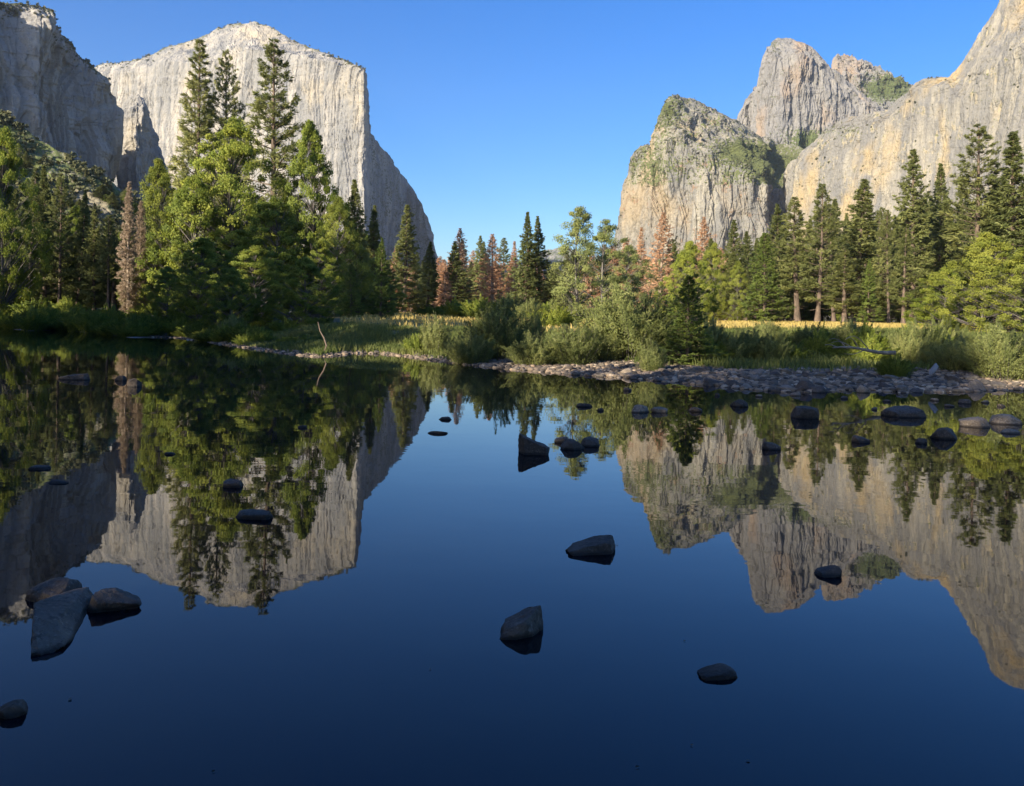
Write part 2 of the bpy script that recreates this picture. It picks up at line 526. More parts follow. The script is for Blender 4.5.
# shadowed crag on the left
crag_top = [(-70, -45), (-40, -20), (-12, 0), (0, 3), (20, 5), (36, 7), (44, 14), (58, 29), (74, 44), (82, 53), (95, 57), (102, 66), (110, 76), (117, 83), (119, 92)]
cols = []
for px, py in crag_top:
    d = np.interp(px, [-70, 119], [880, 1100])
    w = 0 if px < 100 else (px - 100) / 19
    cols.append([(px + 1 * w, B, d - 25), (px + 3 * w, (B + py) / 2 - 30, d - 10), (px, py + 10, d), (px, py, d + 12)])
relief('crag', 'grey granite crag in blue shade beyond the wooded slope', cols, 360, 420, M['crag'], back=220, amp=(30, 11, 1.2), wl=(80, 24, 5), seed=1,
       veg=lambda x, y: .75 * np.exp(-np.abs(y - np.interp(x, *zip(*crag_top))) / 5) , scrub=350, scrub_size=3.0, rough_top=1.2)
# small lit buttress at its foot
cols = []
for px, py, d in [(121, 120, 1420), (125, 104, 1390), (129, 96, 1375), (136, 94, 1370), (143, 98, 1375), (147, 110, 1390), (151, 120, 1400), (156, 137, 1415), (163, 160, 1430), (172, 185, 1450)]:
    cols.append([(px - 2, B, d - 30), (px - 1, py + 90, d - 8), (px, py + 12, d), (px, py, d + 15)])
relief('rock_buttress', 'small sunlit rock buttress at the foot of the big pale wall', cols, 110, 260, M['elcap'], back=80, amp=(9, 5, 1.5), wl=(45, 15, 5), seed=2)

# the great pale wall
ec = [(86, 66), (108, 64), (130, 62), (150, 56), (165, 48), (180, 43), (200, 39), (209, 33), (217, 27.5), (228, 24), (240, 22.5), (252, 23), (264, 25.5), (276, 30), (288, 37), (300, 43), (315, 49),
      (330, 54), (345, 60), (355, 65), (361, 69)]
cols = []
for px, py in ec:
    d = np.interp(px, [86, 130, 180, 240, 300, 340, 361], [3500, 3350, 3180, 3020, 2900, 2830, 2800])
    sh = np.interp(px, [150, 210, 260, 330, 361], [12, 26, 26, 8, 4])
    bk = np.interp(px, [150, 210, 260, 330, 361], [60, 260, 260, 80, 20])
    lean = np.interp(px, [300, 361], [0, 5])
    cols.append([(px + lean, B, d - 90), (px + lean * .75, py + 120, d - 30), (px + lean * .1, py + sh, d), (px, py, d + bk)])
cols.append([(367, B, 2860), (366, 200, 2900), (363.5, 84, 2930), (363, 76, 2940)])
cols.append([(367.3, B, 3150), (366.3, 200, 3180), (363.7, 100, 3190), (363, 90, 3190)])
relief('granite_monolith', 'huge pale sunlit granite wall with a sharp vertical prow', cols, 640, 460, M['elcap'], back=500, amp=(24, 8, 2.2), wl=(190, 46, 10), seed=3, stretch=8,
       veg=lambda x, y: .62 * np.exp(-np.abs(y - np.interp(x, *zip(*ec))) / 3.0), scrub=380, scrub_size=6, rough_top=1.0)
# lower ridge stepping down behind the prow
cols = []
for px, py, d in [(352, 112, 2990), (363, 121, 3060), (375, 137, 3150), (388, 154, 3250), (396, 167, 3310), (404, 177, 3370), (408, 182, 3400), (411, 186, 3385), (415, 192, 3360), (422, 205, 3310),
                  (428, 222, 3270), (433, 240, 3240), (440, 262, 3210), (455, 280, 3180), (480, 290, 3150)]:
    cols.append([(px, B, d - 40), (px, py + 40, d - 10), (px, py + 5, d), (px, py, d + 15)])
relief('granite_ridge', 'lower granite ridge falling away in shade beside the pale prow', cols, 320, 300, M['elcap'], back=260, amp=(14, 6, 1.5), wl=(110, 36, 11), seed=4, stretch=6, rough_top=1.3,
       veg=lambda x, y: .35 + 0 * x, scrub=150, scrub_size=6)
cols = [[(px, B, d), (px, (py + B) / 2, d + 60), (px, py, d + 400)] for px, py, d in [(420, 288, 4200), (470, 270, 4300), (520, 262, 4400), (545, 250, 4500), (565, 246, 4500), (600, 262, 4400), (640, 280, 4300)]]
relief('hills', 'low far wooded hills across the end of the valley', cols, 120, 60, M['spire'], back=900, amp=(20, 10, 3), wl=(200, 60, 20), seed=5, veg=lambda x, y: .5 + 0 * x, cat='hills')

# right-hand rocks: lower buttress with its brushy ramp
rid = [(611, 262), (614, 235), (618, 214), (621, 190), (624, 168), (628, 158), (634, 150), (642, 146), (650, 142), (654, 127), (660, 112), (666, 99), (672, 96), (682, 96), (700, 101), (714, 107),
       (730, 118), (745, 126), (760, 135), (775, 141), (790, 146), (806, 150)]
lipx = [611, 618, 626, 640, 654, 668, 680, 700, 720, 740, 755, 763, 806]
lipy = [275, 232, 190, 176, 160, 142, 140, 150, 160, 172, 182, 187, 187]
cols = []
for px, py in rid:
    ly = np.interp(px, lipx, lipy)
    d = np.interp(px, [611, 622, 650, 700, 763], [2250, 2100, 2000, 1950, 1960])
    if px > 763: d = 2230
    dr = d + np.interp(px, [611, 628, 660, 700, 763, 806], [20, 60, 170, 330, 460, 300])
    if px == 775: cols += [[(764.5, B, 1965), (764.5, 250, 1985), (764.5, 187, 2000), (764.5, 162, 2210), (764.5, 137, 2420)], [(766, B, 2230), (766, 250, 2235), (766, 186, 2245), (766, 162, 2360), (766, 137.5, 2480)]]
    cols.append([(px, B, d), (px, (ly + B) / 2, d + 15), (px, ly, d + 40), (px, (ly + py) / 2, (d + 40 + dr) / 2), (px, py, dr)])
def ramp_veg(x, y):
    v = .80 * np.exp(-((x - 778) / 34) ** 2 - ((y - 168) / 17) ** 2) + .75 * np.exp(-((x - 740) / 22) ** 2 - ((y - 152) / 10) ** 2)
    v += .40 * np.exp(-((x - 668) / 13) ** 2 - ((y - 112) / 17) ** 2) + .24 * np.exp(-((x - 650) / 22) ** 2 - ((y - 165) / 22) ** 2)
    return v + .30 * (y < 185) + .06
relief('lower_rock_buttress', 'broad tawny rock buttress with a brushy ledge left of the waterfall notch', cols, 480, 420, M['cath'], back=500, amp=(26, 9, 2.6), wl=(130, 34, 8), seed=6, stretch=5,
       veg=ramp_veg, scrub=3000, scrub_size=3.4, rough_top=2.0)
# twin-shouldered spire behind
sp = [(734, 120), (738, 111), (742, 103), (748, 94), (752, 89), (757, 84), (759, 70), (762, 56), (766, 46), (771, 41), (776, 38), (787, 36), (800, 40), (815, 48), (825, 57), (833, 66), (845, 76),
      (858, 87), (872, 99), (890, 112)]
cols = []
for px, py in sp:
    d = np.interp(px, [734, 754, 757, 780, 830, 890], [2850, 2860, 2700, 2640, 2680, 2760])
    cols.append([(px, 230, d - 60), (px, (py + 200) / 2, d - 20), (px, py + np.interp(px, [760, 780, 830], [8, 22, 12]), d), (px, py, d + np.interp(px, [760, 780, 830], [20, 110, 60]))])
relief('rock_spire', 'tall rounded grey rock spire rising behind the brushy ledge', cols, 360, 330, M['spire'], back=420, amp=(26, 9, 2.6), wl=(120, 34, 9), seed=7, stretch=5, rough_top=1.4,
       veg=lambda x, y: .35 * np.exp(-((x - 775) / 12) ** 2 - ((y - 45) / 8) ** 2) + .9 * np.exp(-((x - 810) / 26) ** 2 - ((y - 140) / 12) ** 2) + .05, scrub=500, scrub_size=4)
br = [(824, 82), (832, 72), (835, 66), (836, 58), (842, 53), (855, 56), (868, 61), (880, 67), (893, 74), (905, 80), (918, 85), (940, 92)]
cols = [[(px, 200, 3050), (px, 118, 3080), (px, py + 16, 3180), (px, py, 3260)] for px, py in br]
relief('rock_ridge', 'blocky far ridge with green brush between spire and streaked wall', cols, 260, 200, M['spire'], back=400, amp=(20, 14, 4.5), wl=(90, 34, 11), seed=8, stretch=2, rough_top=2.6,
       veg=lambda x, y: 1.0 * np.exp(-((x - 888) / 26) ** 2 - ((y - 88) / 13) ** 2) + .15, scrub=900, scrub_size=4.5)
# streaked wall filling the right
rw = [(783, 172), (790, 162), (800, 153), (815, 140), (830, 128), (850, 118), (870, 113), (888, 108), (895, 100), (905, 90), (916, 84), (925, 80), (935, 78), (948, 77), (954, 71), (963, 58), (975, 40),
      (985, 23), (994, 9), (1001, -2), (1008, -15), (1016, -22), (1030, -26), (1080, -30), (1160, -18), (1240, 10)]
cols = []
for px, py in rw:
    d = np.interp(px, [783, 800, 850, 900, 950, 1024, 1240], [2060, 1960, 1850, 1760, 1640, 1450, 1120])
    bk = np.interp(px, [783, 850, 950, 1024, 1240], [60, 60, 70, 180, 240])
    shp = np.interp(px, [783, 900, 948, 960, 1030], [10, 10, 10, 40, 80])
    cols.append([(px, B, d - 40), (px, max(py + 60, 180), d - 10), (px, py + shp, d + 20), (px, py, d + bk)])
relief('granite_wall', 'long streaked granite wall with orange stains climbing to a steep summit', cols, 640, 460, M['wall'], back=420, amp=(16, 6, 1.7), wl=(140, 36, 7), seed=9, stretch=9, rough_top=1.5,
       veg=lambda x, y: .40 * np.exp(-((x - 835) / 20) ** 2 - ((y - 128) / 7) ** 2) + .10, scrub=420, scrub_size=4)
# waterfall in the notch
mb = MB()
wf = np.array([at(765.5 + .8 * math.sin(t * 5), 196 + 34 * t, 2150) for t in np.linspace(0, 1, 14)])
tube(mb, wf, np.linspace(1.0, 2.4, 14), 6)
m, nt, bs = new_mat('falling_water')
bs.inputs['Base Color'].default_value = (.8, .82, .85, 1)
bs.inputs['Roughness'].default_value = .7
tag(link('waterfall', mb.mesh('waterfall', m, True)), 'thin white waterfall in the dark notch of the cliffs', 'waterfall', kind='structure')
# wooded slope on the left
hl = [(-80, 62), (-40, 88), (0, 110), (20, 122), (45, 141), (70, 157), (95, 172), (113, 184), (140, 205), (180, 240), (230, 268), (300, 290)]
hd = lambda px: 430 + 0 * px
cols = [[(px, B - 14, hd(px) * .68), (px, (py + B) * .52, hd(px) * .83), (px, py, hd(px))] for px, py in hl]
def hill_veg(x, y):
    return .66 - 1.2 * np.exp(-((x - 92 - (y - 204) * .9) / 13) ** 2 - ((y - 204) / 11) ** 2)
relief('hillside', 'brush and scree covered slope below the shaded crag', cols, 260, 220, M['hill'], back=260, amp=(4, 2, .8), wl=(60, 18, 5), seed=10, stretch=1, rough_top=1.0, veg=hill_veg,
       scrub=3200, scrub_size=3.0, cat='slope')

r = np.random.default_rng(77)
for nm, pts, sz in SCRUB:
    mb = MB()
    k = 26
    n = len(pts)
    off = unit(r.normal(size=(n, k, 3))) * r.uniform(.2, 1, (n, k, 1)) * np.array([1, 1, .8])
    c = pts[:, None] + off * sz[:, None, None] * .6 + np.array([0, 0, .25]) * sz[:, None, None]
    t = np.repeat(r.uniform(.1, .9, n), k) + r.normal(0, .12, n * k)
    leaves(mb, c.reshape(-1, 3), off.reshape(-1, 3) + r.normal(size=(n * k, 3)) * .7, np.repeat(sz, k) * .55, np.repeat(sz, k) * .38, r, t)
    tag(link('scrub', mb.mesh('scrub', M['scrub'])), 'dark brush clinging to the ' + {'hillside': 'slope below the shaded crag'}.get(nm, nm.replace('_', ' ')), 'brush', kind='stuff')

# ------------------------------------------------------------------ trees
H0 = 30.0
PROTO = {}

def conifer(kind, seed):
    r = np.random.default_rng(seed)
    cfg = dict(pine=dict(cb=.26, R=.135, pw=.85, gap=.16, tuft=11, nl=11, L=.75, W=.13, step=.019, droop=.10),
               fir=dict(cb=.08, R=.14, pw=1.0, gap=.08, tuft=11, nl=9, L=.70, W=.17, step=.015, droop=.30),
               cedar=dict(cb=.02, R=.19, pw=1.0, gap=.03, tuft=11, nl=9, L=.70, W=.20, step=.017, droop=.35),
               rust=dict(cb=.10, R=.125, pw=1.0, gap=.12, tuft=9, nl=8, L=.65, W=.15, step=.018, droop=.28),
               snag=dict(cb=.06, R=.10, pw=.65, gap=.15, tuft=11, nl=6, L=.85, W=.11, step=.014, droop=.35))[kind]
    cfg['R'] *= r.uniform(.85, 1.2)
    cfg['cb'] *= r.uniform(.6, 1.4)
    cfg['gap'] += r.uniform(0, .14)
    cfg['pw'] *= r.uniform(.8, 1.15)
    tr, cr = MB(), MB()
    zt = np.linspace(0, 1, 12)
    bend = r.normal(0, .25, 2)
    axis_ = np.stack([bend[0] * np.sin(zt * 2.5), bend[1] * np.sin(zt * 2.1), zt * H0 * .985], -1)
    tube(tr, axis_, H0 * .0135 * (1 - zt * .93) + .02 + .18 * np.exp(-zt * 30), 8)
    z = cfg['cb'] * H0
    lob = r.uniform(0, 6.28, 4)
    az = r.uniform(0, 6.28)
    while z < H0 * .99:
        t = (z / H0 - cfg['cb']) / (1 - cfg['cb'])
        base_r = cfg['R'] * H0 * ((1 - t) ** cfg['pw']) * min(1, .55 + t * 3.0)
        nb = 5 if kind != 'pine' else 4
        for b in range(nb):
            az += 2.399 + r.normal(0, .35)
            if r.random() < cfg['gap']: continue
            Lb = base_r * r.uniform(.62, 1.12) * (1 + .22 * math.sin(2 * az + lob[0] + z * .25) + .15 * math.sin(az * 3 + lob[1] - z * .4)) + .06 + .12 * (1 - t)
            up = (.10 + .75 * t) * r.uniform(.6, 1.3) - cfg['droop'] * (1 - t)
            o = np.array([np.interp(z, axis_[:, 2], axis_[:, 0]), np.interp(z, axis_[:, 2], axis_[:, 1]), z])
            s = np.linspace(0, 1, 5)
            hd = np.array([math.cos(az), math.sin(az), 0])
            side = np.array([-math.sin(az), math.cos(az), 0])
            curve = o + s[:, None] * Lb * hd + np.array([0, 0, 1]) * (s * Lb * up + (s ** 2) * Lb * .22)[:, None]
            tube(tr, curve, .055 * (1 - s * .85) * (.5 + Lb / 3.5), 3)
            nt_ = max(2, int(cfg['tuft'] * min(1, .35 + Lb / 3.2)))
            ss = np.sqrt(r.uniform(.06 if kind != 'pine' else .2, 1, nt_))
            lat = r.normal(0, .20, nt_) * (1.25 - ss) * Lb
            ctr = np.stack([np.interp(ss, s, curve[:, i]) for i in range(3)], -1) + lat[:, None] * side + r.normal(0, .07, (nt_, 3)) * (1 + Lb * .15)
            nl = cfg['nl']
            c = np.repeat(ctr, nl, 0)
            wide = .17 if kind != 'pine' else .24
            d = hd * .8 + side * np.repeat(np.sign(lat) * .5, nl)[:, None] + r.normal(0, .55, (len(c), 3)) + np.array([0, 0, .25 if kind in ('pine',) else -.12])
            tint = np.repeat(r.uniform(.2, .8) + r.normal(0, .12, nt_), nl) + r.normal(0, .08, len(c))
            leaves(cr, c + d * wide * (1 - .6 * t) + r.normal(0, .12 - .08 * t, c.shape), d, cfg['L'] * (1 - .55 * t) * r.uniform(.6, 1.2, len(c)), cfg['W'] * (1 - .35 * t) * r.uniform(.7, 1.3, len(c)), r, tint)
        z += H0 * cfg['step'] * r.uniform(.7, 1.3) * (1.1 - .45 * t)
    # dead stubs under the crown
    if kind in ('pine', 'fir'):
        for _ in range(14):
            zz_ = r.uniform(.10, cfg['cb'] + .05) * H0
            a = r.uniform(0, 6.28)
            Lb = r.uniform(.5, 1.8)
            tube(tr, np.array([[0, 0, zz_], [math.cos(a) * Lb, math.sin(a) * Lb, zz_ - .2 * Lb]]) + np.array([np.interp(zz_, axis_[:, 2], axis_[:, 0]), np.interp(zz_, axis_[:, 2], axis_[:, 1]), 0]), [.05, .015], 3)
    leaf = {'pine': 'pine', 'fir': 'fir', 'cedar': 'cedar', 'rust': 'rust', 'snag': 'tan'}[kind]
    return tr.mesh('trunk', M['dead_wood' if kind in ('rust', 'snag') else 'bark'], True), cr.mesh('crown', M[leaf]), cfg['R'] * H0

def broadleaf(seed, mat, Rr=.36, cb=.12, nclump=95, nleaf=170, leafL=.42, leafW=.26, lean=0.0, clump=.17, open_=.0, stems=1, bark='grey_bark', updir=.1, flat=1.0, hollow=.35, top_pow=.65):
    """round-crowned tree or shrub: limbs reach out to clumps of leaves"""
    r = np.random.default_rng(seed)
    tr, cr = MB(), MB()
    Rm = Rr * H0
    ph = r.uniform(0, 6.28, 6)
    roots = [np.array([r.normal(0, .12) * Rm * (stems > 1), r.normal(0, .12) * Rm * (stems > 1), 0]) for _ in range(stems)]
    tops = []
    for k in range(stems):
        a = k * 2.4 + ph[0]
        sp_ = Rm * (.10 if stems == 1 else .40)
        tp = np.array([math.cos(a) * sp_ + lean * H0, math.sin(a) * sp_, H0 * r.uniform(.72, .88)])
        tops.append(tp)
        s = np.linspace(0, 1, 10)
        curve = roots[k] + s[:, None] * (tp - roots[k]) + np.stack([np.sin(s * 5 + ph[1]) * .5, np.sin(s * 4 + ph[2]) * .5, 0 * s], -1) * min(1, H0 * .03)
        rad = H0 * (.016 if stems == 1 else .007)
        tube(tr, curve, rad * (1 - .88 * s) + .03 + rad * .5 * np.exp(-s * 25), 7)
        tops[-1] = curve
    for i in range(nclump):
        u = r.uniform(cb, 1) ** .9
        a = r.uniform(0, 6.28)
        prof = math.sin(math.pi * min(1, (u - cb * .6) / (1 - cb * .6)) ** top_pow) ** .75 if u < .995 else .1
        lobes = 1 + .22 * math.sin(a * 2 + ph[3] + u * 4) + .16 * math.sin(a * 3 + ph[4] - u * 7) + .12 * math.sin(a * 5 + ph[5] + u * 9)
        rr = Rm * prof * lobes * (hollow + (1 - hollow) * math.sqrt(r.random()))
        c = np.array([math.cos(a) * rr + lean * H0 * u, math.sin(a) * rr * flat, u * H0 * .95])
        st = tops[i % stems]
        j = int(np.clip(np.interp(c[2] - rr * .55, st[:, 2], np.arange(10)), 1, 8))
        o = st[j]
        mid = (o + c) / 2 + np.array([0, 0, -.04 * rr])
        s = np.linspace(0, 1, 5)[:, None]
        curve = (1 - s) ** 2 * o + 2 * s * (1 - s) * mid + s ** 2 * c
        tube(tr, curve, np.linspace(H0 * .0045 * (1 - .5 * u), .02, 5), 4)
        if r.random() < open_: continue
        cl = clump * Rm * r.uniform(.65, 1.35) * (1 - .35 * u)
        n = int(nleaf * r.uniform(.6, 1.3) * (1 - .25 * u))
        dirs = unit(r.normal(size=(n, 3)))
        rad = r.uniform(0, 1, n) ** .45
        p = c + dirs * rad[:, None] * cl * np.array([1.15, 1.15, .8]) * (1 + .35 * perlin(dirs * 1.7 + i)[:, None])
        d = dirs * .6 + r.normal(0, .6, (n, 3)) + np.array([0, 0, updir])
        tint = r.uniform(.2, .8) + r.normal(0, .16, n)
        leaves(cr, p, d, leafL * r.uniform(.6, 1.25, n), leafW * r.uniform(.6, 1.25, n), r, tint)
    return tr.mesh('trunk', M[bark], True), cr.mesh('crown', M[mat]), Rm

def stems_shrub(seed, mat, Rr, nstem, nleaf, L, W, tilt, start=.18, bark='grey_bark'):
    """shrub of many stems fanning up from the ground, leafy along their upper part, with ragged tips"""
    r = np.random.default_rng(seed)
    tr, cr = MB(), MB()
    Rm = Rr * H0
    ph = r.uniform(0, 6.28, 3)
    for i in range(nstem):
        a = r.uniform(0, 6.28)
        e = r.random() ** .6
        ln = H0 * r.uniform(.55, 1.0) * (1 - .30 * e) * (1 + .16 * math.sin(a * 2 + ph[0]) + .12 * math.sin(a * 3 + ph[1]))
        out = Rm * e * r.uniform(.8, 1.1)
        b = np.array([math.cos(a) * out * .35, math.sin(a) * out * .35, 0]) + np.append(r.normal(0, .06 * Rm, 2), 0)
        s = np.linspace(0, 1, 7)
        tilt_ = tilt * (.5 + .5 * e)
        curve = b + np.stack([math.cos(a) * out * .65 * s ** 1.3 + r.normal(0, .5) * np.sin(s * 3), math.sin(a) * out * .65 * s ** 1.3 + r.normal(0, .5) * np.sin(s * 2.6),
                              ln * (s - tilt_ * .28 * s ** 3)], -1)
        tube(tr, curve, .16 * (1 - .85 * s), 3)
        n = int(nleaf * r.uniform(.5, 1.3))
        st = r.uniform(start, 1, n) ** .8
        c = np.stack([np.interp(st, s, curve[:, k]) for k in range(3)], -1)
        tg = np.stack([np.interp(st, s, np.gradient(curve[:, k])) for k in range(3)], -1)
        off = r.normal(0, 1, (n, 3)) * (.055 * H0 * (1.15 - st))[:, None]
        d = unit(tg) * .8 + r.normal(0, .5, (n, 3))
        t = r.uniform(.2, .8) + r.normal(0, .14, n)
        leaves(cr, c + off, d, L * r.uniform(.6, 1.3, n), W * r.uniform(.6, 1.3, n), r, t)
    return tr.mesh('trunk', M[bark], True), cr.mesh('crown', M[mat]), Rm

def proto(key):
    if key not in PROTO:
        k, n = key.rsplit('/', 1)
        n = int(n)
        if k in ('pine', 'fir', 'cedar', 'rust', 'snag'):
            PROTO[key] = conifer(k, 40 + n * 7 + len(k))
        elif k == 'oak':
            PROTO[key] = broadleaf(200 + n, 'oak', .34, .04, 260, 220, .38, .25, hollow=.2, clump=.135)
        elif k == 'yellow':
            PROTO[key] = broadleaf(230 + n, 'yellow', .34, .03, 260, 210, .36, .23, hollow=.2, clump=.14)
        elif k == 'airy':
            PROTO[key] = broadleaf(260 + n, 'airy', .27, .06, 130, 170, .46, .24, clump=.20, open_=.12, hollow=.2, lean=.02)
        elif k == 'willow':
            PROTO[key] = stems_shrub(300 + n, 'willow', .55, 230, 210, 1.25, .26, .5)
        elif k == 'reed':
            PROTO[key] = stems_shrub(330 + n, 'willow', .34, 170, 150, 2.0, .20, .15, .05)
        elif k == 'bush':
            PROTO[key] = stems_shrub(360 + n, 'oak', .75, 190, 170, 1.5, .6, .8, .05)
    return PROTO[key]

KIND_NAME = dict(pine='pine_tree', fir='fir_tree', cedar='cedar_tree', rust='dead_conifer', snag='bare_conifer', oak='broadleaf_tree', yellow='broadleaf_tree', airy='broadleaf_tree',
                 willow='willow_shrub', reed='willow_shrub', bush='shrub')
def plant(key, x, y, H, width, label, group=None, seed=0, z=None, sink=.15):
    tm, cm, R0 = proto(key)
    k = key.split('/')[0]
    root = bpy.data.objects.new(KIND_NAME[k], None)
    COL.objects.link(root)
    root.location = (x, y, (gz(x, y) if z is None else z) - sink)
    rr = random.Random(seed + int(x * 13) + int(y * 7))
    root.rotation_euler = (rr.gauss(0, .018), rr.gauss(0, .018), rr.uniform(0, 6.28))
    sz = H / H0 * (1.12 if k == 'willow' else 1)
    sx = width / (2.0 * R0) * {'pine': 1.4, 'fir': 1.6, 'rust': 1.7, 'snag': 1.3, 'cedar': 1.15}.get(k, 1.05)
    root.scale = (sx, sx, sz)
    tag(root, label, 'shrub' if k in ('willow', 'reed', 'bush') else 'tree', group)
    link('trunk', tm, root)
    link('crown', cm, root)
    return root

def plant_px(key, px, py_top, d, wpx, label, group=None):
    """a plant whose tip shows at (px, py_top) when it stands d metres off"""
    p = at(px, py_top, d)
    b = gz(p[0], p[1])
    return plant(key, p[0], p[1], max(p[2] - b, .5), wpx * d / F_PX, label, group)

